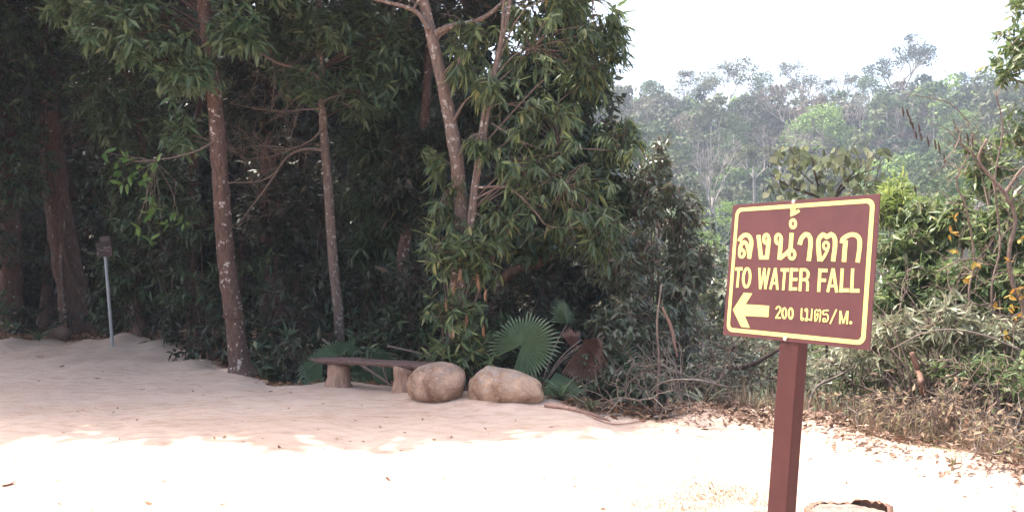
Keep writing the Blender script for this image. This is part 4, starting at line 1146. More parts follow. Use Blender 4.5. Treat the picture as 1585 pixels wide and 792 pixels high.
g = Geo()
strip(g, rrect(SW / 2 - .021, SH / 2 - .0165, .034), rrect(SW / 2 - .041, SH / 2 - .034, .020), -.0008, True)
g.build('border', M['yellow'], bd)
GLYPHS = json.loads('''[[["r","-320,125,-317,131,-315,136,-312,139,-308,143,-302,146,-298,148,-294,148,-289,147,-286,146,-281,144,-277,139,-273,134,-271,128,-270,121,-270,113,-270,105,-272,96,-273,86,-274,74,-276,63,-276,51","-344,133,-342,139,-338,145,-334,151,-326,157,-318,162,-308,166,-296,167,-285,166,-273,162,-264,156,-256,148,-250,139,-246,130,-245,121,-244,112,-245,102,-247,92,-248,83,-249,72,-250,60,-252,48"],["c","-303,74,-303,70,-304,66,-306,64,-308,62,-309,62,-309,62,-311,62,-312,64,-315,66,-316,70,-317,74,-317,78,-316,81,-314,84,-313,85,-312,85,-311,85,-310,85,-308,83,-306,81,-304,78","-286,74,-286,67,-288,62,-292,56,-297,52,-304,50,-312,50,-320,52,-326,56,-330,62,-333,68,-334,74,-334,80,-332,86,-329,91,-324,95,-317,98,-308,98,-301,95,-295,91,-290,86,-288,80"],["r","-312,80,-312,88,-312,96,-310,102,-307,109,-303,115,-300,117,-301,117,-300,116,-297,114,-293,110,-289,103,-286,95,-282,86,-279,77,-276,67","-334,82,-334,90,-334,99,-332,108,-328,117,-321,125,-312,132,-300,134,-288,130,-280,124,-274,116,-269,107,-265,98,-261,89,-258,79,-255,69"]],[["r","-230,154,-212,83,-203,46,-147,46,-144,98,-143,137","-206,156,-188,85,-183,64,-170,64,-168,100,-167,140"],["c","-164,137,-164,132,-165,129,-167,126,-168,125,-169,125,-168,125,-169,125,-171,126,-173,129,-175,133,-176,137,-175,141,-174,145,-173,148,-171,149,-171,149,-171,149,-170,149,-169,147,-167,145,-165,141","-145,136,-146,130,-147,124,-150,118,-156,113,-163,111,-172,111,-180,114,-186,118,-190,124,-193,131,-194,137,-194,144,-192,150,-189,156,-184,160,-177,163,-168,163,-160,160,-154,155,-150,149,-147,143"]],[["c","-94,134,-94,130,-95,126,-97,123,-98,121,-99,121,-99,121,-100,121,-102,123,-104,126,-106,130,-107,134,-107,139,-106,143,-104,146,-103,147,-102,148,-102,148,-101,147,-99,146,-97,143,-95,139","-76,134,-76,127,-78,120,-81,115,-86,110,-94,107,-102,108,-110,110,-116,115,-121,121,-124,128,-125,135,-125,142,-124,148,-120,154,-115,159,-107,161,-99,161,-91,158,-85,153,-80,147,-77,141"],["r","-97,138,-97,91,-98,46","-74,136,-74,90,-75,44"],["r","-75,44,-42,66,-17,87","-90,58,-58,78,-34,99"],["r","-40,160,-40,83","-17,158,-17,82"],["c","-12,67,-12,63,-13,59,-14,57,-16,55,-17,55,-17,55,-18,55,-20,57,-22,59,-24,63,-24,67,-24,71,-23,75,-22,78,-20,79,-20,79,-19,79,-18,79,-16,78,-14,75,-13,71","6,67,5,60,4,54,0,49,-5,44,-12,42,-20,42,-28,44,-34,49,-38,54,-41,60,-42,67,-42,74,-40,80,-37,86,-32,90,-25,93,-16,93,-9,90,-3,85,1,80,4,74"]],[["c","-20,199,-20,195,-21,192,-22,190,-24,188,-25,188,-25,188,-26,188,-28,190,-30,192,-31,195,-32,199,-32,203,-31,206,-29,208,-28,209,-27,210,-27,210,-26,209,-24,208,-22,206,-21,202","-4,198,-4,192,-5,186,-9,181,-13,178,-20,175,-28,176,-35,178,-40,182,-44,188,-47,194,-48,200,-48,206,-47,211,-43,216,-38,220,-32,222,-24,222,-17,219,-12,215,-8,210,-5,204"],["c","-28,265,-28,263,-29,261,-30,260,-30,259,-31,259,-31,259,-32,259,-32,260,-34,261,-34,263,-35,265,-35,267,-34,269,-34,270,-33,271,-32,271,-32,271,-32,271,-31,270,-30,269,-29,267","-16,264,-16,260,-17,256,-19,253,-23,250,-27,249,-33,249,-38,251,-42,254,-45,258,-47,262,-48,266,-48,270,-46,274,-44,277,-40,280,-36,281,-30,281,-25,279,-21,276,-18,272,-16,268"],["r","-45,251,-43,229,-13,238,9,248","-29,250,-28,248,-21,250,-1,260"]],[["r","30,106,32,114,33,121,35,127,39,133,44,138,47,141,50,142,51,142,53,141,56,139,59,135,61,130,63,123,64,114,64,102,63,84,62,62,60,41","6,111,8,118,10,127,13,135,18,144,25,151,33,158,43,161,55,160,65,157,73,150,79,142,84,133,86,124,87,113,87,100,86,82,85,60,83,39"]],[["r","140,40,136,59,132,77,129,93,127,107,126,117,127,125,131,132,136,137,137,138,136,138,142,134,155,128,168,133,175,137,177,138,177,138,180,135,184,130,186,123,187,114,188,100,187,82,185,61,184,39","117,38,113,57,109,76,106,93,104,107,103,119,105,131,110,142,119,151,132,158,146,154,154,148,154,148,155,149,163,154,175,158,188,153,198,145,204,135,208,125,209,113,210,98,209,80,207,58,205,37"],["c","161,102,161,99,160,96,159,94,157,93,156,93,155,93,154,94,152,95,150,97,149,99,148,102,149,105,149,108,151,110,152,111,153,111,154,111,156,111,157,110,159,108,160,105","174,102,174,97,172,92,170,87,165,84,160,82,153,82,147,84,142,88,139,92,136,97,135,102,135,108,137,113,140,117,144,120,150,122,156,122,162,120,167,116,171,112,173,107"],["r","161,102,159,94,156,86,154,79,149,71,144,63,139,56,135,51,132,47,129,43","175,98,172,90,170,82,167,74,162,65,157,56,152,49,148,44,144,40,141,36"]],[["r","258,36,258,87,259,122","236,37,236,89,237,124"],["r","243,110,243,116,243,120,244,122,247,125,252,128,259,131,266,134,273,136,280,136,286,135,292,133,296,130,300,127,302,123,304,116,305,108,305,98,305,85,304,70,302,53,301,36","221,112,221,117,222,124,224,132,231,138,240,144,248,147,257,151,268,153,278,154,290,152,300,149,310,143,317,136,322,128,325,118,326,107,326,96,325,83,324,67,323,50,321,33"]],[["r","-343,-5,-298,-4","-344,10,-299,11"],["r","-328,3,-330,-82","-313,3,-315,-82"]],[["c","-256,-36,-257,-47,-259,-57,-262,-65,-266,-70,-269,-72,-268,-72,-270,-71,-274,-66,-278,-58,-280,-48,-281,-37,-281,-26,-278,-15,-275,-7,-271,-2,-269,0,-269,0,-267,-2,-263,-6,-260,-14,-257,-24","-240,-36,-241,-48,-243,-60,-247,-70,-253,-78,-262,-83,-274,-84,-283,-78,-289,-70,-294,-60,-297,-49,-298,-36,-297,-24,-295,-12,-290,-2,-285,6,-276,11,-264,11,-255,6,-248,-2,-244,-12,-241,-24"]],[["r","-204,9,-190,-85","-191,9,-177,-84"],["r","-177,-86,-160,7","-190,-84,-173,9"],["r","-173,7,-160,-84","-160,8,-147,-84"],["r","-147,-85,-132,7","-160,-83,-145,9"]],[["r","-118,-85,-98,8","-132,-83,-112,10"],["r","-112,8,-91,-85","-98,10,-77,-84"],["r","-115,-62,-91,-63","-115,-51,-90,-52"]],[["r","-74,-6,-28,-6","-76,8,-29,9"],["r","-59,2,-60,-85","-44,1,-46,-85"]],[["r","-24,10,-22,-86","-8,10,-6,-86"],["r","-16,-5,22,-4","-18,9,20,9"],["r","-16,-45,21,-44","-17,-32,20,-31"],["r","-15,-86,23,-84","-16,-72,22,-71"]],[["r","28,10,30,-86","44,9,45,-86"],["r","37,-3,45,-3,52,-2,57,-3,60,-4,64,-7,66,-10,67,-14,68,-18,67,-23,65,-27,62,-30,59,-32,55,-32,47,-32,39,-32","35,9,43,9,51,10,61,9,69,5,75,0,80,-6,82,-13,82,-20,81,-27,78,-33,73,-38,66,-43,56,-44,48,-44,39,-44"],["r","58,-42,63,-46,66,-48,68,-52,69,-61,69,-72,69,-85","68,-34,72,-38,78,-42,82,-50,83,-61,83,-73,83,-85"]],[["r","125,10,126,-86","141,9,142,-86"],["r","132,-6,171,-6","130,9,170,9"],["r","132,-45,168,-45","131,-32,167,-31"]],[["r","186,-87,204,9","172,-85,190,11"],["r","190,9,216,-87","205,11,231,-85"],["r","188,-66,216,-66","188,-54,216,-55"]],[["r","234,11,235,-85","249,10,251,-85"],["r","241,-84,282,-83","239,-69,281,-68"]],[["r","283,11,285,-84","298,11,300,-84"],["r","290,-84,329,-83","288,-69,328,-68"]],[["p","-339,-183,-280,-104,-228,-105,-263,-155,-124,-155,-124,-204,-263,-207,-227,-258,-280,-257",""]],[["r","-80,-170,-78,-166,-77,-163,-76,-162,-74,-161,-72,-160,-70,-160,-68,-161,-66,-162,-65,-164,-64,-166,-64,-169,-65,-172,-68,-178,-73,-184,-77,-190,-80,-194,-82,-198,-85,-202","-88,-168,-87,-164,-85,-160,-83,-157,-78,-155,-74,-153,-68,-153,-64,-155,-60,-158,-56,-161,-55,-165,-55,-170,-57,-175,-60,-181,-65,-187,-69,-193,-72,-198,-74,-201,-77,-205"],["r","-85,-208,-54,-207","-86,-201,-54,-200"]],[["c","-31,-182,-31,-188,-32,-193,-33,-197,-35,-199,-36,-200,-35,-200,-36,-199,-38,-197,-40,-193,-42,-188,-43,-182,-43,-177,-42,-172,-41,-168,-39,-165,-38,-165,-39,-165,-38,-165,-36,-168,-34,-171,-32,-176","-22,-181,-21,-188,-22,-194,-24,-199,-27,-204,-32,-207,-38,-207,-43,-205,-47,-201,-50,-196,-52,-190,-53,-183,-53,-176,-52,-170,-50,-165,-47,-161,-43,-158,-36,-157,-31,-160,-27,-164,-24,-169,-22,-175"]],[["c","4,-182,4,-187,4,-193,2,-197,1,-199,0,-200,0,-200,-1,-199,-3,-197,-5,-193,-7,-188,-8,-182,-8,-176,-8,-171,-6,-167,-4,-165,-4,-164,-4,-164,-3,-164,0,-167,2,-171,3,-176","14,-181,14,-188,13,-194,11,-199,8,-204,4,-207,-3,-208,-8,-205,-12,-201,-15,-196,-17,-189,-18,-183,-18,-176,-17,-170,-15,-164,-12,-160,-8,-157,-1,-156,4,-159,8,-163,11,-168,13,-174"]],[["r","49,-157,51,-200","58,-157,59,-200"],["c","64,-201,64,-202,64,-203,63,-204,62,-204,62,-204,61,-204,60,-204,60,-204,59,-203,59,-203,58,-202,59,-201,59,-200,59,-200,60,-199,61,-199,61,-199,62,-199,63,-200,63,-200,64,-201","70,-201,70,-203,69,-205,68,-207,66,-208,63,-209,61,-209,58,-209,56,-208,54,-206,52,-204,52,-202,52,-200,53,-198,54,-196,57,-195,59,-194,62,-194,64,-194,67,-195,69,-197,70,-199"]],[["c","81,-163,81,-164,80,-165,80,-166,79,-166,79,-166,78,-166,77,-166,77,-166,76,-165,76,-164,75,-164,75,-163,76,-162,76,-162,77,-161,77,-161,78,-161,79,-161,79,-161,80,-162,80,-163","87,-163,87,-165,86,-167,85,-169,82,-170,80,-171,77,-171,75,-171,72,-170,71,-168,69,-166,69,-164,69,-162,70,-160,71,-158,74,-157,76,-156,79,-156,81,-156,84,-157,85,-159,87,-161"],["r","80,-164,81,-199","88,-164,89,-199"],["c","85,-202,85,-202,85,-203,84,-204,84,-204,83,-204,83,-204,82,-204,81,-204,81,-203,80,-203,80,-202,80,-201,80,-200,81,-200,81,-199,82,-199,83,-199,83,-199,84,-200,85,-200,85,-201","92,-201,92,-203,91,-205,89,-207,87,-208,85,-209,82,-210,79,-209,77,-208,75,-206,74,-204,74,-202,74,-200,74,-198,76,-196,78,-195,81,-194,83,-194,86,-194,88,-196,90,-197,91,-199"],["r","85,-202,106,-206","87,-196,108,-200"],["r","104,-156,104,-206","112,-157,112,-206"]],[["r","131,-208,129,-198,128,-188,126,-180,126,-174,127,-169,128,-165,129,-163,130,-163,131,-163,132,-163,134,-165,139,-168,144,-164,145,-162,145,-162,145,-162,146,-163,148,-166,148,-170,148,-176,148,-183,147,-191,146,-200,146,-208","124,-208,122,-199,121,-189,120,-181,119,-174,120,-168,121,-163,124,-159,128,-157,132,-157,136,-159,139,-161,138,-161,138,-161,140,-158,144,-156,149,-157,152,-160,154,-164,155,-170,155,-176,155,-184,154,-192,153,-200,152,-208"],["c","138,-178,138,-179,138,-180,138,-181,137,-181,137,-181,136,-181,136,-181,136,-181,135,-180,134,-180,134,-179,134,-178,135,-177,135,-176,136,-176,136,-176,136,-176,137,-176,137,-176,138,-177,138,-178","143,-178,143,-180,142,-182,141,-183,140,-184,138,-185,136,-185,134,-184,132,-184,131,-182,130,-181,130,-179,130,-177,130,-176,131,-174,133,-173,135,-172,137,-172,139,-172,140,-174,142,-175,142,-176"],["r","138,-179,137,-184,136,-189,135,-193,133,-198,131,-202,128,-206","143,-180,142,-184,142,-189,140,-194,138,-199,135,-204,133,-208"]],[["r","164,-169,166,-166,168,-165,170,-164,175,-163,183,-162,191,-162","158,-166,160,-163,162,-160,167,-158,174,-157,182,-156,190,-156"],["r","159,-166,160,-170,161,-174,165,-179,171,-179,177,-178,180,-178,182,-178,184,-181,186,-183,186,-187,186,-192,186,-197,184,-199,182,-201,179,-203","166,-165,167,-169,168,-172,169,-173,170,-173,176,-172,182,-171,187,-174,190,-177,193,-182,194,-187,194,-193,192,-198,190,-202,187,-205,184,-207"],["c","176,-199,176,-200,175,-202,175,-202,174,-203,173,-203,172,-203,171,-203,170,-203,170,-202,169,-201,168,-199,169,-198,169,-197,170,-196,170,-195,171,-195,172,-195,173,-195,174,-195,175,-196,176,-198","182,-198,182,-201,181,-203,180,-206,177,-207,174,-208,172,-208,169,-208,166,-206,164,-204,163,-202,162,-200,162,-197,163,-195,165,-192,167,-191,170,-190,173,-190,176,-190,178,-192,180,-194,181,-196"]],[["r","224,-152,198,-211","231,-154,205,-213"]],[["r","242,-157,244,-209","251,-157,252,-209"],["r","244,-158,261,-208","251,-157,268,-206"],["r","268,-208,283,-158","261,-206,276,-156"],["r","278,-156,278,-208","286,-156,287,-208"]],[["c","299,-201,299,-201,299,-201,299,-201,299,-201,299,-201,299,-201,299,-201,299,-201,299,-201,299,-201,299,-201,299,-201,299,-200,299,-200,299,-200,299,-200,299,-200,299,-200,299,-200,299,-200,299,-201","306,-200,306,-202,305,-204,304,-205,302,-206,300,-207,298,-207,296,-207,294,-206,293,-204,292,-203,292,-201,292,-200,293,-198,294,-197,295,-196,297,-195,299,-195,301,-195,303,-196,304,-197,305,-199"]]]''')
for gi, gl in enumerate(GLYPHS):
    g = Geo()
    for si, (k, a, b_) in enumerate(gl):
        a = np.array([float(x) for x in a.split(',')]).reshape(-1, 2) / 1000
        y = -.0010 - .00025 * si
        if k == 'p':
            bm = bmesh.new()
            bm.free()
            g.add(on_sign([(p[0], y, p[1]) for p in a]), [(0, 1, 2), (0, 2, 3), (0, 3, 6), (3, 4, 5), (3, 5, 6), (0, 6, 7), (0, 7, 8)])
        else:
            b_ = np.array([float(x) for x in b_.split(',')]).reshape(-1, 2) / 1000
            strip(g, a, b_, y, k == 'c')
    g.build('arrow' if gi == 18 else ('digit' if gi in (19, 20, 21) else 'letter'), M['yellow'], bd, (False,))
for u, w in ((-.021, -.290), (-.030, .292)):
    g = Geo()
    bm = bmesh.new()
    bmesh.ops.create_uvsphere(bm, u_segments=12, v_segments=8, radius=.0095)
    for q in bm.verts:
        q.co.y = min(q.co.y * .8, .002)
    bmesh.ops.triangulate(bm, faces=bm.faces[:])
    bm.verts.index_update()
    g.add(on_sign([(q.co.x + u, q.co.y - .002, q.co.z + w) for q in bm.verts]), [[x.index for x in fc.verts] for fc in bm.faces])
    g.build('bolt', M['steel'], sg)


# ------------------------------------------------------------------ stones
def rock_mat(name, c1, c2, patch, pa, speck=None):
    m, n, l, b = new_mat(name)
    tc = n.new('ShaderNodeTexCoord')
    a = noise(n, l, tc.outputs['Object'], 3.2, 8, .62)
    r = ramp(n, [(.38, c2), (.60, c1)]); l.new(a, r.inputs[0])
    geo = n.new('ShaderNodeNewGeometry')
    sx = n.new('ShaderNodeSeparateXYZ'); l.new(tc.outputs['Object'], sx.inputs[0])
    p_ = noise(n, l, tc.outputs['Object'], 11, 8, .75)
    ma = n.new('ShaderNodeMath'); ma.operation = 'MULTIPLY_ADD'
    l.new(sx.outputs[2], ma.inputs[0]); ma.inputs[1].default_value = .7; l.new(p_, ma.inputs[2])
    r2 = ramp(n, [(.60 - pa, (0, 0, 0)), (.78 - pa, (1, 1, 1))]); l.new(ma.outputs[0], r2.inputs[0])
    out = mixc(n, l, r2.outputs[0], r.outputs[0], patch)
    if speck:
        s_ = noise(n, l, tc.outputs['Object'], 38, 7, .75)
        r3 = ramp(n, [(.57, (0, 0, 0)), (.64, (1, 1, 1))]); l.new(s_, r3.inputs[0])
        out = mixc(n, l, r3.outputs[0], out, speck)
    l.new(out, b.inputs['Base Color'])
    b.inputs['Roughness'].default_value = .9
    b.inputs['Specular IOR Level'].default_value = .2
    bp = n.new('ShaderNodeBump'); bp.inputs['Strength'].default_value, bp.inputs['Distance'].default_value = 1.0, .04
    l.new(p_, bp.inputs['Height']); l.new(bp.outputs[0], b.inputs['Normal'])
    return m


M['rock'] = rock_mat('boulder_stone', (.56, .37, .26), (.23, .13, .085), (.31, .24, .20), .03, (.56, .47, .40))
M['rock2'] = rock_mat('boulder_stone_grey', (.60, .40, .27), (.28, .16, .10), (.38, .305, .255), .06, (.58, .49, .42))
M['rock_dark'] = rock_mat('dark_stone', (.20, .13, .10), (.12, .08, .06), (.16, .13, .11), .0)  # darker brown stone for the small rock


def boulder(name, label, c, r, mat, seed, shape=None, rot=0.0, sub=5, cat='boulder'):
    R = np.random.default_rng(seed)
    bm = bmesh.new()
    bmesh.ops.create_icosphere(bm, subdivisions=sub, radius=1)
    K = [(R.normal(size=3) * s, R.uniform(0, 6.28), a) for s, a in ((1.2, .05), (1.6, .05), (2.5, .028), (4, .018), (6, .014), (9, .012), (14, .009), (22, .006), (30, .005), (45, .004))]
    v_ = np.array([q.co[:] for q in bm.verts])
    d = 1 + sum(a * np.sin(v_ @ k + p) for k, p, a in K)
    v_ = v_ * d[:, None]
    if shape:
        v_ = shape(v_)
    v_ = v_ * np.asarray(r)
    cr, sr = math.cos(rot), math.sin(rot)
    v_ = np.stack([v_[:, 0] * cr + v_[:, 2] * sr, v_[:, 1], -v_[:, 0] * sr + v_[:, 2] * cr], -1)
    bmesh.ops.triangulate(bm, faces=bm.faces[:])
    bm.verts.index_update()
    g = Geo(); g.add(v_ + c, [[x.index for x in fc.verts] for fc in bm.faces])
    bm.free()
    o = g.build(name, M[mat], None, (True,), origin=c)
    return tag(o, label, cat)


def sq(v_):
    w = v_.copy()
    w[:, 2] = np.where(w[:, 2] < 0, w[:, 2] * .92, w[:, 2])
    w[:, 0] *= 1 + .06 * w[:, 2]
    w[:, 2] = np.sign(w[:, 2]) * np.abs(w[:, 2]) ** .9
    return w


def wedge(v_):
    w = v_.copy()
    w[:, 2] *= 1 - .30 * w[:, 0]
    w[:, 2] += -.06 * w[:, 0]
    w[:, 2] = np.minimum(w[:, 2], .86 - .30 * w[:, 0] + .04 * np.sin(w[:, 0] * 7))
    w[:, 0] = np.sign(w[:, 0]) * np.abs(w[:, 0]) ** .9
    w[:, 2] = np.where(w[:, 2] < -.55, -.55 + (w[:, 2] + .55) * .35, w[:, 2])
    return w


boulder('boulder', 'rounded egg-shaped tan boulder in front of the bench\'s right end', at(679, 597, 9.55), (.327, .31, .258), 'rock', 4, sq, -.12)
boulder('boulder', 'wide wedge-shaped tan boulder beside the fan palm, right of the round one', at(782, 604, 9.45), (.425, .33, .262), 'rock2', 9, wedge, .08)
c = at(93, 522, 16.6)
boulder('small_rock', 'small shaded rock at the foot of the vine-covered tree', (c[0], c[1], float(tz(c[0], c[1])) + .07), (.19, .17, .15), 'rock_dark', 12, None, 0, 4, 'rock')

# ------------------------------------------------------------------ bench: a rough plank on two log stubs
def wood_mat(name, c1, c2, axis_scale, rough=.85):
    m, n, l, b = new_mat(name)
    tc = n.new('ShaderNodeTexCoord')
    a = noise(n, l, tc.outputs['Object'], 9, 8, .65, axis_scale)
    r = ramp(n, [(.3, c2), (.52, c1), (.75, tuple(min(1, q * 1.35) for q in c1))]); l.new(a, r.inputs[0])
    l.new(r.outputs[0], b.inputs['Base Color'])
    b.inputs['Roughness'].default_value = rough
    b.inputs['Specular IOR Level'].default_value = .25
    bp = n.new('ShaderNodeBump'); bp.inputs['Strength'].default_value, bp.inputs['Distance'].default_value = .8, .012
    l.new(a, bp.inputs['Height']); l.new(bp.outputs[0], b.inputs['Normal'])
    return m


M['plank'] = wood_mat('weathered_plank', (.15, .095, .082), (.06, .036, .032), (.25, 6, 6))
M['log'] = wood_mat('log_wood', (.34, .215, .155), (.20, .12, .085), (5, 5, .6))
M['cut'] = wood_mat('cut_wood', (.27, .20, .165), (.12, .08, .065), (1.2, 2.6, 1.2))
M['root'] = wood_mat('bare_root', (.40, .25, .19), (.25, .14, .10), (3, 3, 3))
eL, eR = at(487, 551, 10.95), at(681, 562, 9.95)
ax = eR - eL
ln = np.linalg.norm(ax)
ux = ax / ln
uy = unit(np.cross([0, 0, 1.0], ux)); uz = np.cross(ux, uy)
bl_ = thing('log_bench', 'rustic bench of one dark weathered plank on two log stubs', 'bench', ((eL + eR) / 2 * np.array([1, 1, 0])))
Rb = np.random.default_rng(8)
nu, nv = 44, 9
V = []
prof = [(-1, .0), (-.97, .8), (-.6, 1), (0, 1), (.6, 1), (.97, .85), (1, 0), (.9, -1), (0, -1), (-.9, -1)]
eF = np.cumsum(Rb.normal(size=nu)) * .006; eF -= np.linspace(eF[0], eF[-1], nu)
eB = np.cumsum(Rb.normal(size=nu)) * .006; eB -= np.linspace(eB[0], eB[-1], nu)
for q in range(nu):
    s = q / (nu - 1)
    hwid = .165 * (.55 + .45 * min(1, s / .12)) * (1 - .25 * max(0, (s - .9) / .1))
    thk = .030 * (.45 + .55 * min(1, s / .25)) * (1 + .12 * math.sin(s * 9))
    for a, b__ in prof:
        off = a * hwid + (eF[q] if a < 0 else eB[q])
        V.append(eL + ux * s * ln + uy * off + uz * (-.035 + b__ * thk + Rb.normal() * .0025 ))
V = np.array(V); kp = len(prof)
i = np.arange(nu - 1)[:, None] * kp; j = np.arange(kp)[None]; j2 = (j + 1) % kp
f = np.concatenate([np.stack([i + j, i + kp + j2, i + j2], -1).reshape(-1, 3), np.stack([i + j, i + kp + j, i + kp + j2], -1).reshape(-1, 3)])
ends = [[0, q, q + 1] for q in range(1, kp - 1)] + [[(nu - 1) * kp, (nu - 1) * kp + q + 1, (nu - 1) * kp + q] for q in range(1, kp - 1)]
g = Geo(); g.add(V, np.concatenate([f, ends]))
g.build('seat', M['plank'], bl_, (False,))
for px, py, Y, r0, r1, r2_ in ((521, 601, 10.7, .165, .135, .145), (621, 614, 10.12, .165, .14, .175)):
    c = at(px, py, Y)
    s = np.dot(c - eL, ux) / ln
    topz = (eL + ux * s * ln)[2] - .068
    z0 = float(tz(c[0], c[1])) - .08
    cc = eL + ux * s * ln
    g = Geo()
    pts = [(cc[0] + .01 * math.sin(q * 2), cc[1], z0 + (topz - z0) * q / 7) for q in range(8)]
    tube(g, pts, np.interp(np.linspace(0, 1, 8), [0, .25, .8, 1], [r0 * 1.12, r0, r1, r2_]), 22, 0, .03, True, Rb)
    g.build('leg', M['log'], bl_)

# ------------------------------------------------------------------ small sign on a leaning pipe
b0 = at(175, 541, 15.6); b0[2] = float(tz(b0[0], b0[1])) - .1
b1 = at(161, 368, 15.6)
sp_ = thing('small_sign', 'little weathered dark sign on a leaning grey pipe at the left', 'sign', b0)
g = Geo(); tube(g, [b0, b0 * .5 + b1 * .5, b1], .029, 12); g.build('pole', M['steel_dull'], sp_)
M['board_dark'] = paint('weathered_board', (.06, .04, .037), .7, .25, .3, (.13, .10, .09))
M['board_black'] = paint('dark_board', (.045, .032, .03), .7, .2, .3)
M['faded'] = paint('faded_paint', (.20, .165, .155), .7, .2, .2)


def panel(name, mat, cpx, cpy, w, h, d, Y, tilt, yaw=.15):
    c = at(cpx, cpy, Y)
    Mx = Matrix.Translation(Vector(c)) @ Matrix.Rotation(yaw, 4, 'Z') @ Matrix.Rotation(tilt, 4, 'Y')
    v_, f_ = boxgeo(None, -w / 2, w / 2, -d / 2, d / 2, -h / 2, h / 2, .004)
    g = Geo(); g.add([list(Mx @ Vector(p)) for p in v_], f_)
    return g.build(name, M[mat], sp_, (False,)), Mx, d


up_, Mu, d_ = panel('upper_board', 'board_black', 162.5, 373, .20, .18, .016, 15.53, -.07)
lo_, Ml, d_ = panel('lower_board', 'board_dark', 161.5, 386, .275, .26, .016, 15.55, -.07)
for q in range(4):
    v_, f_ = boxgeo(None, -.07, .07, -.012, -.0085, .02 * q + .005, .02 * q + .012)
    g = Geo(); g.add([list(Mu @ Vector(p)) for p in v_], f_); g.build('painted_line', M['faded'], up_, (False,))
for (x0, z0), (x1, z1) in (((-.12, .03), (-.04, -.02)), ((-.04, -.02), (.03, .02)), ((.03, .02), (.11, .05)), ((-.02, .08), (.03, .03)), ((-.13, -.10), (-.10, -.04)), ((.02, -.03), (.10, -.02))):
    L_ = math.hypot(x1 - x0, z1 - z0)
    v_, f_ = boxgeo(None, 0, L_, -.0115, -.0085, -.008, .008)
    Mm = Ml @ Matrix.Translation((x0, 0, z0)) @ Matrix.Rotation(-math.atan2(z1 - z0, x1 - x0), 4, 'Y')
    g = Geo(); g.add([list(Mm @ Vector(p)) for p in v_], f_); g.build('painted_mark', M['faded'], lo_, (False,))

# ------------------------------------------------------------------ tree stump in the foreground
c = at(1316, 846, 4.72); c[2] = float(tz(c[0], c[1]))
M['stump_side'] = bark_mat('stump_bark', (.36, .22, .16), (.16, .085, .06), None, 0, 16, 1.0)
stp = thing('tree_stump', 'old sawn tree stump with pale hollow top beside the red post', 'stump', c)
Rs = np.random.default_rng(31)
th = np.linspace(0, 6.283, 64, endpoint=False)
rad = .235 * (1 + .04 * np.sin(th * 3 + 1) + .03 * np.sin(th * 7) + Rs.normal(size=64) * .010)
htop = np.full(64, .135)
rim = (np.cos(th - .55) > .86)
htop = htop + np.where(rim, .02 + Rs.uniform(0, .022, 64), 0)
g = Geo()
rows = [(1.14, -.06), (1.04, .03), (1.0, .11), (1.0, None), (.86, None)]
V = []
for s, z in rows:
    zz = htop if z is None else np.full(64, z)
    V.append(np.c_[c[0] + np.cos(th) * rad * s, c[1] + np.sin(th) * rad * s, c[2] + zz + (Rs.normal(size=64) * .004 if z is None else 0)])
V = np.concatenate(V)
i = np.arange(len(rows) - 1)[:, None] * 64; j = np.arange(64)[None]; j2 = (j + 1) % 64
g.add(V, np.concatenate([np.stack([i + j, i + j2, i + 64 + j2], -1).reshape(-1, 3), np.stack([i + j, i + 64 + j2, i + 64 + j], -1).reshape(-1, 3)]))
g.build('bark', M['stump_side'], stp, (True,))
rows = [.875, .75, .5, .26, .18, .1]
V = []
for s in rows:
    z = .130 + Rs.normal(size=64) * .003 - (.0 if s > .30 else (.008 if s > .15 else .02)) * (1 + .4 * np.sin(th * 3))
    V.append(np.c_[c[0] + np.cos(th) * rad * s * (1 + (.2 * np.sin(th * 4 + 1) if s < .4 else 0)), c[1] + np.sin(th) * rad * s, c[2] + z])
V.append([[c[0], c[1], c[2] + .105]])
V = np.concatenate(V)
i = np.arange(len(rows) - 1)[:, None] * 64
f = np.concatenate([np.stack([i + j, i + j2, i + 64 + j2], -1).reshape(-1, 3), np.stack([i + j, i + 64 + j2, i + 64 + j], -1).reshape(-1, 3),
                    np.stack([(len(rows) - 1) * 64 + np.arange(64), (len(rows) - 1) * 64 + (np.arange(64) + 1) % 64, np.full(64, len(V) - 1)], -1)])
g = Geo(); g.add(V, f)
g.build('sawn_top', M['cut'], stp, (True,))


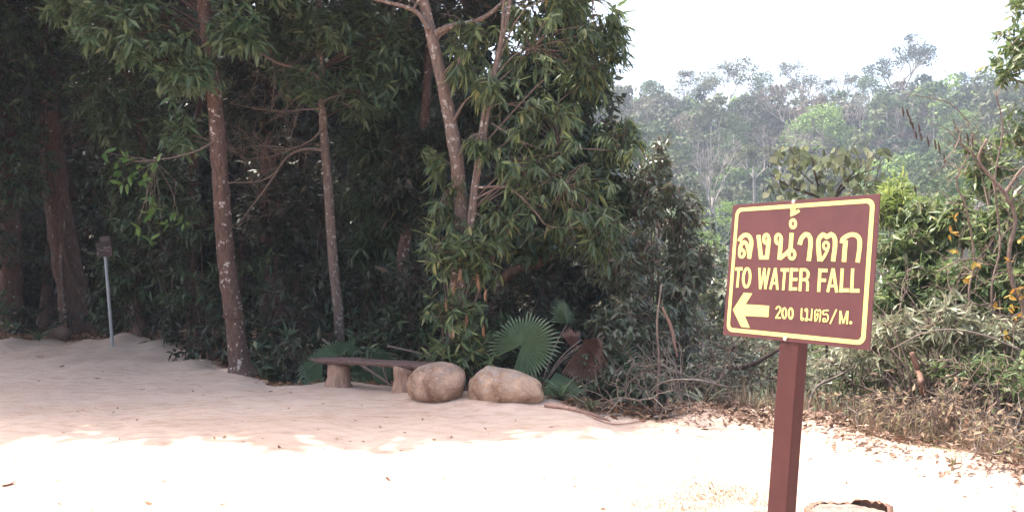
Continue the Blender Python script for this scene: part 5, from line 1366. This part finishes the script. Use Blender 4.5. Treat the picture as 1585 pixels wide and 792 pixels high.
# ------------------------------------------------------------------ fan palms
def fan_leaf(parent, hub, normal, updir, Rr, nseg, span, mat, root=None, droop=.25, seed=0, join=.55, label=None):
    R = np.random.default_rng(seed)
    nrm = unit(np.asarray(normal, float)); u = unit(updir - nrm * np.dot(updir, nrm)); s = np.cross(u, nrm)
    a0 = -span / 2
    V, f = [np.asarray(hub, float)], []
    for q in range(nseg + 1):
        a = a0 + span * q / nseg
        d = u * math.cos(a) + s * math.sin(a)
        V.append(hub + d * Rr * join * R.uniform(.97, 1.03) - nrm * Rr * .03 + np.array([0, 0, -droop * Rr * .12]))
    for q in range(nseg):
        a = a0 + span * (q + .5) / nseg
        d = u * math.cos(a) + s * math.sin(a)
        e = hub + d * Rr * join + nrm * Rr * .025 + np.array([0, 0, -droop * Rr * .12])
        rt_ = Rr * R.uniform(.84, 1.05) * (.82 + .14 * math.cos(a * .6) + .08 * math.sin(a * 2.3 + seed))
        t_ = hub + d * rt_ + np.array([0, 0, -droop * Rr * R.uniform(.3, .7)])
        m_ = hub + d * (Rr * join + rt_) * .52 + np.array([0, 0, -droop * Rr * .22])
        sd = (-u * math.sin(a) + s * math.cos(a)) * Rr * .018
        b_ = len(V)
        V += [e, m_ + sd, m_ - sd, t_]
        f += [[0, 1 + q, b_], [0, b_, 2 + q], [1 + q, b_ + 2, b_], [b_, b_ + 1, 2 + q], [b_ + 2, b_ + 1, b_], [b_ + 2, b_ + 3, b_ + 1]]
    V = np.array(V)
    lat = (V - hub) @ s
    V = V - nrm * (np.abs(lat) * .10)[:, None] + nrm * (.03 * Rr * np.sin(lat / Rr * 5 + seed))[:, None]      # folded along the midrib, a little wavy
    g = Geo(); g.add(V, f)
    o = g.build('fan_leaf', M[mat], parent, (False,))
    if label:
        o['label'] = label
    if root is not None:
        g = Geo(); tube(g, spline([root, (np.asarray(root) + hub) / 2 + np.array([0, .05, .08]), hub], 3), [.014, .008], 6)
        g.build('leaf_stalk', M['twig'], parent)


c = at(835, 640, 10.1); c[2] = float(tz(c[0], c[1]))
pl_ = thing('fan_palm', 'fan palm with a big round green leaf behind the wedge-shaped boulder', 'palm', c)
fan_leaf(pl_, at(808, 534, 10.0), (-.25, -.9, .35), np.array([.55, 0, .6]), .52, 44, 5.4, 'palm', c, .12, 1)
fan_leaf(pl_, at(850, 590, 9.9), (.1, -.5, .8), np.array([.9, -.3, -.3]), .46, 30, 3.4, 'palm', c, .5, 2)
fan_leaf(pl_, at(878, 500, 11.0), (.85, -.5, .2), np.array([.1, 0, 1]), .40, 26, 3.0, 'palm', c, .1, 3)
fan_leaf(pl_, at(845, 600, 10.3), (-.4, -.5, .7), np.array([-.9, -.3, -.2]), .42, 28, 3.4, 'palm', c, .5, 4)
fan_leaf(pl_, at(905, 530, 10.4), (.1, -1, .1), np.array([.1, 0, -1]), .50, 22, 1.7, 'palm_dry', c, .35, 5, label='withered brown hanging fan leaf')
fan_leaf(pl_, at(900, 525, 10.35), (.3, -.8, .3), np.array([1, 0, -.25]), .38, 18, 1.1, 'palm_dry', c, .4, 6, label='withered brown fan leaf sticking out to the right')
fan_leaf(pl_, at(892, 545, 10.5), (.3, -.8, .3), np.array([-.1, 0, 1]), .36, 18, 1.0, 'palm_dry', c, .1, 16, label='withered brown fan leaf standing upright')
c = at(955, 600, 10.8); c[2] = float(tz(c[0], c[1]))
p2 = thing('fan_palm', 'half-hidden fan palm right of the withered brown fan leaves', 'palm', c)
fan_leaf(p2, at(955, 560, 10.7), (.2, -.9, .3), np.array([.2, 0, 1]), .42, 30, 4.4, 'palm', c, .15, 7)
fan_leaf(p2, at(980, 590, 10.4), (.3, -.6, .6), np.array([.8, -.2, .2]), .36, 26, 3.0, 'palm', c, .4, 8)
c = at(520, 590, 11.9); c[2] = float(tz(c[0], c[1]))
p3 = thing('fan_palm', 'low dark fan palm behind the bench', 'palm', c)
for q, (x, y, dx, dz) in enumerate(((500, 560, -.8, .2), (545, 570, .6, .3), (575, 560, .9, .5), (520, 550, -.2, 1), (488, 585, -1, -.4), (560, 590, .8, -.3))):
    fan_leaf(p3, at(x, y, 11.7), (dx * .3, -.6, .6), np.array([dx, -.2, dz]), .46, 26, 3.2, 'palm', c, .4, 20 + q)


# palm seedlings and strap-leaved tufts
def tuft(name, label, px, py, Y, n_, L, W, mat, seed, up=1.0, cat='plant', group=None, part='blade'):
    R = np.random.default_rng(seed)
    c = at(px, py, Y); c[2] = float(tz(c[0], c[1]))
    t = thing(name, label, cat, c, group)
    for q in range(n_):
        az = R.uniform(0, 6.28); rr = R.uniform(.4, 1.0)
        d = np.array([math.cos(az) * rr, math.sin(az) * rr, up])
        d = unit(d); l_ = L * R.uniform(.6, 1.1)
        x = unit(np.cross(d, [0, 0, 1.0]))
        s = np.linspace(0, 1, 7)
        ctr = c + d[None] * (s * l_)[:, None] + np.array([math.cos(az), math.sin(az), -1.1])[None] * (s ** 2.2 * l_ * .42)[:, None]
        w = W * np.sin(np.clip(s * .9 + .12, 0, 1) * 3.14) * .5
        V = np.concatenate([ctr - x * w[:, None], ctr + x * w[:, None]])
        e = np.arange(6)
        g = Geo(); g.add(V, np.concatenate([np.stack([e, e + 7, e + 8], -1), np.stack([e, e + 8, e + 1], -1)]))
        g.build(part, M[mat], t, (False,))
    return t


tuft('strap_leaved_plant', 'dark tuft of long drooping strap leaves right of the wedge-shaped boulder', 868, 628, 9.7, 30, .62, .03, 'palm', 41)
tuft('strap_leaved_plant', 'loose tuft of strap leaves at the sand\'s edge below the low dark bush', 915, 638, 9.2, 22, .42, .022, 'leaf_grey', 42)
tuft('palm_seedling', 'yellowish palm seedling at the foot of the dry twigs left of the post', 1090, 610, 9.6, 14, .55, .04, 'leaf_pale', 43)
tuft('palm_seedling', 'small pale palm seedling on the litter just left of the post', 1160, 612, 9.4, 10, .4, .03, 'leaf_pale', 44)
tuft('strap_leaved_plant', 'sunlit tuft of long grassy leaves below the sign\'s lower right corner', 1380, 565, 9, 26, .7, .024, 'leaf_pale', 45)
tuft('strap_leaved_plant', 'low green tuft at the foot of the left bank by the small rock', 60, 545, 16.2, 26, .6, .035, 'leaf_dark', 46)
tuft('strap_leaved_plant', 'low shaded tuft beside the lichen-spotted tree', 405, 585, 12.0, 22, .4, .025, 'leaf_dark', 47)

# ------------------------------------------------------------------ litter, weeds, straw: nobody could count these
R = np.random.default_rng(91)


def scatter_litter(name, label, xs, ys, n_, L, mat, lift, seed, cat):
    g = Geo()
    z = tz(xs, ys)
    P = np.stack([xs, ys, z + R.uniform(0, lift, len(xs))], -1)
    D = np.stack([R.normal(size=len(xs)), R.normal(size=len(xs)), R.normal(size=len(xs)) * .35], -1)
    leaves(g, P, D, np.stack([R.normal(size=len(xs)) * .5, R.normal(size=len(xs)) * .5, np.ones(len(xs))], -1), L * R.uniform(.3, 1.4, len(xs)), L * .42 * R.uniform(.3, 1.4, len(xs)), 'mid', .3)
    o = g.build(name, M[mat], None, (False,), kind='stuff')
    return tag(o, label, cat)


# right bank: dry leaves thickest along the sand's edge
n_ = 13000
kx = R.uniform(1.8, 6.6, 120); kt = R.normal(.5, .5, 120); ks = R.uniform(.06, .35, 120)
ii = R.integers(0, 120, n_)
xs = kx[ii] + R.normal(size=n_) * ks[ii]
ys = np.interp(kx[ii], EDGE_X, EDGE_Y) + kt[ii] + R.normal(size=n_) * ks[ii]
ok = (ys > 3.5)
scatter_litter('leaf_litter', 'drift of fallen brown leaves along the right edge of the sand', xs[ok], ys[ok], 0, .085, 'litter', .06, 1, 'leaf litter')
n_ = 5200
xs = R.uniform(-11, 1.9, n_)
ys = np.interp(xs, EDGE_X, EDGE_Y) + np.abs(R.normal(.2, .9, n_)) + .1
scatter_litter('leaf_litter', 'dull fallen leaves lying on the shaded floor at the edge of the wood', xs, ys, 0, .10, 'leaf_dead', .03, 2, 'leaf litter')


def blades(name, label, xs, ys, L, W, mat, cat, upr=(.5, 1.2), k=1):
    g = Geo()
    n_ = len(xs)
    P = np.stack([xs, ys, tz(xs, ys) - .005], -1)
    D = unit(np.stack([R.normal(size=n_) * .6, R.normal(size=n_) * .6, R.uniform(upr[0], upr[1], n_)], -1))
    leaves(g, P, D, R.normal(size=(n_, 3)), L * R.uniform(.4, 1.3, n_), W * R.uniform(.6, 1.3, n_), 'mid', .3)
    return tag(g.build(name, M[mat], None, (False,), kind='stuff'), label, cat)


cl = R.normal(size=(70, 2)) * np.array([.28, .45]) + np.array([1.15, 5.45])
cl2 = R.normal(size=(60, 2)) * np.array([.6, .25]) + np.array([1.7, 4.95])
cl = np.vstack([cl, cl2])
ii = R.integers(0, len(cl), 11000)
p = cl[ii] + R.normal(size=(11000, 2)) * .11
blades('dry_grass', 'short dry straw-coloured grass on the sand left of the red post', p[:, 0], p[:, 1], .032, .0035, 'straw', 'grass', (.15, .8))
c = np.array([1.87, 4.72])
an = R.uniform(0, 6.28, 700); rr = .25 + np.abs(R.normal(size=700)) * .12
blades('dry_grass', 'dry grass growing round the old stump', c[0] + np.cos(an) * rr, c[1] + np.sin(an) * rr, .10, .004, 'straw', 'grass', (.5, 1.3))
n_ = 5500
kx = R.uniform(2.5, 6.6, 170); kt = np.abs(R.normal(1.1, 1.0, 170)) + .25
ii = R.integers(0, 170, n_)
xs = kx[ii] + R.normal(size=n_) * .13; ys = np.interp(kx[ii], EDGE_X, EDGE_Y) + kt[ii] + R.normal(size=n_) * .13
blades('dry_weeds', 'dry brown weeds and grass covering the right bank below the bushes', xs, ys, .34, .008, 'weed', 'weeds', (.5, 1.6))
n_ = 2600
xs = R.uniform(2.4, 6.0, n_); ys = np.interp(xs, EDGE_X, EDGE_Y) - np.abs(R.normal(.0, .35, n_)) + .1
blades('dry_grass', 'thin dry grass creeping onto the sand below the leaf litter at the right', xs, ys, .06, .006, 'straw', 'grass', (.2, .8))

# ------------------------------------------------------------------ sticks and roots
def stick(name, label, pts, rad, mat, cat, group=None, tw=0, R_=None):
    g = Geo()
    p = spline(pts, 5)
    tube(g, p, rad, 7, 0, .08, True)
    if tw:
        q = R.integers(1, len(p), tw)
        twigs(g, p[q], p[q] + R.normal(size=(tw, 3)) * np.array([.15, .1, .12]) + np.array([0, 0, .06]), .006, .003, 0, 0, R)
    return tag(g.build(name, M[mat], None), label, cat, group)


def gp(px, py, dz=.02):
    """point of the level sand seen at px, py, laid on the ground"""
    Y = 1.55 * F / (py - 410)
    for _ in range(4):
        p_ = at(px, py, Y)
        Y = (EYE - float(tz(p_[0], p_[1]))) * F / (py - 410)
    p_ = at(px, py, Y)
    p_[2] = float(tz(p_[0], p_[1])) + dz
    return p_


stick('tree_root', 'reddish root snaking over the sand right of the wedge-shaped boulder', [gp(843, 629), gp(875, 633), (gp(905, 640)), gp(930, 648), gp(945, 652, .005)], [.024, .02, .008], 'root', 'root')
stick('fallen_stick', 'long thin stick on the sand\'s edge beyond the root', [gp(905, 642), gp(950, 646), gp(1000, 652)], [.010, .006], 'root', 'stick')
stick('fallen_stick', 'pale stick lying along the sand below the dry twigs', [gp(1012, 648), gp(1045, 642), gp(1078, 636)], [.016, .010], 'bark_grey', 'stick', None, 3)
stick('fallen_branch', 'pale fallen branch leaning behind the bench', path([(555, 562, 11.3), (590, 585, 11.0), (612, 602, 10.8)], 11), [.02, .012], 'twig', 'branch', None, 6)
stick('fallen_branch', 'thin fallen branch crossing the first one behind the bench', path([(590, 560, 11.2), (598, 585, 11.1), (606, 606, 11.0)], 11), [.012, .008], 'twig', 'branch', None, 4)
stick('fallen_branch', 'dead branch slanting up over the bench against the dark wood', path([(500, 525, 12.2), (525, 545, 11.9), (560, 565, 11.6)], 11), [.02, .012], 'twig', 'branch', None, 3)
stick('fallen_branch', 'long dead branch lying behind the boulders', path([(600, 535, 11.5), (645, 545, 11.3), (690, 556, 11.0)], 11), [.016, .008], 'twig', 'branch', None, 5)
stick('broken_stalk', 'broken brown stalk standing in the weeds on the right bank', [gp(1437, 640, -.03)] + [at(x, y, 8.2) for x, y in ((1430, 610), (1422, 575), (1411, 545))], [.035, .03, .03, .025], 'palm_dry', 'stalk', None, 0)
stick('dead_branch', 'crooked dead branch reaching right under the sign board', path([(1130, 572, 10.3), (1160, 565, 10.2), (1190, 550, 10.1), (1215, 535, 10)], 10), [.03, .02], 'twig_dark', 'branch', None, 6)
stick('dead_sapling', 'upright grey dead stem at the valley edge left of the sign', path([(1015, 645, 9.3), (1020, 560, 9.4), (1017, 500, 9.4), (1024, 440, 9.5)], 9.4), [.018, .014, .010], 'twig', 'sapling', None, 6)
stick('dead_sapling', 'reddish-brown dead stem hanging beside the grey one', path([(1048, 552, 9.8), (1040, 510, 9.9), (1025, 475, 10)], 9.9), [.010, .024, .014], 'palm_dry', 'sapling')
stick('dead_branch', 'white bare branch standing in the brush right of the post', path([(1250, 640, 9.0), (1262, 600, 9.1), (1300, 580, 9.2), (1345, 552, 9.3)], 9.2), [.016, .010], 'bark_grey', 'branch', None, 8)
stick('dead_branch', 'long arching bare branch across the pale bush at the right', path([(1380, 540, 8.2), (1440, 512, 8), (1510, 515, 7.9), (1590, 545, 7.8)], 8), [.005, .010], 'bark_grey', 'branch', None, 6)
stick('dead_branch', 'low bare branch curving over the sand\'s edge below the glossy bush', path([(1000, 610, 9.4), (1030, 590, 9.3), (1080, 588, 9.2), (1130, 600, 9.3)], 9.3), [.010, .012], 'bark_grey', 'branch', None, 6)

# crumbs of bark, twig ends and grit trodden over the sand
n_ = 1500
xs, ys = R.uniform(-10, 3.2, n_), R.uniform(4.6, 15.5, n_)
ok = edge_t(xs, ys) < .1
scatter_litter('ground_debris', 'crumbs of bark, grit and twig ends trodden into the sand', xs[ok], ys[ok], 0, .034, 'leaf_dead', .004, 3, 'debris')

# ------------------------------------------------------------------ single fallen leaves on the sand
gg = Geo()
T, f = _LT['fine']
gg.add(np.stack([T[:, 1] * .5, T[:, 0] - .5, T[:, 2] * .2 + .12 * (T[:, 0] - .5) ** 2 * 4], -1), f)
me1 = gg.mesh('fallen_leaf', [M['leaf_dead']], (False,))
LV = [(175, 638, .05), (121, 637, .06), (128, 635, .05), (212, 650, .05), (98, 669, .05), (14, 749, .13), (92, 780, .05), (254, 745, .06), (91, 744, .06), (347, 677, .06), (332, 678, .05), (376, 683, .04), (432, 692, .06), (346, 780, .07), (231, 779, .07), (447, 632, .05), (455, 651, .03),
      (521, 680, .06), (598, 646, .05), (589, 661, .05), (654, 649, .06), (627, 669, .05), (672, 680, .06), (698, 677, .05), (620, 697, .05), (601, 742, .06), (686, 740, .05), (728, 648, .03), (853, 661, .06), (943, 719, .06), (1020, 682, .05), (1080, 713, .05), (756, 672, .03), (535, 694, .04), (814, 720, .03),
      (152, 586, .10), (64, 552, .16), (95, 567, .12), (221, 603, .08), (130, 585, .07), (320, 565, .08), (250, 560, .07), (202, 585, .05), (160, 575, .05), (60, 590, .05), (420, 606, .08), (395, 592, .10), (450, 608, .06), (310, 598, .05), (275, 588, .05), (220, 582, .04), (500, 625, .05), (560, 628, .04), (1310, 747, .06)]
for q, (px, py, s) in enumerate(LV):
    p_ = gp(px, py, .008)
    o = bpy.data.objects.new('fallen_leaf', me1)
    COL.objects.link(o)
    o.location = p_
    o.rotation_euler = (R.normal() * .15, R.normal() * .25, R.uniform(0, 6.28))
    o.scale = (s * R.uniform(.35, .5), s, s)
    o['label'] = 'single small dry leaf lying on the bare sand'
    o['category'] = 'leaf'
    o['group'] = 'single fallen leaves on the sand'
LV2 = {5: 'curled dark leaf on the sunlit sand at the left edge', 6: 'small reddish leaf on the sunlit sand at the bottom left', 29: 'orange-brown leaf lying on the sunlit sand beside the dry grass', 36: 'large crumpled leaf on the shaded sand near the left edge'}
fl = [o for o in bpy.data.objects if o.name.startswith('fallen_leaf')]
for q, s_ in LV2.items():
    fl[q]['label'] = s_
    del fl[q]['group']
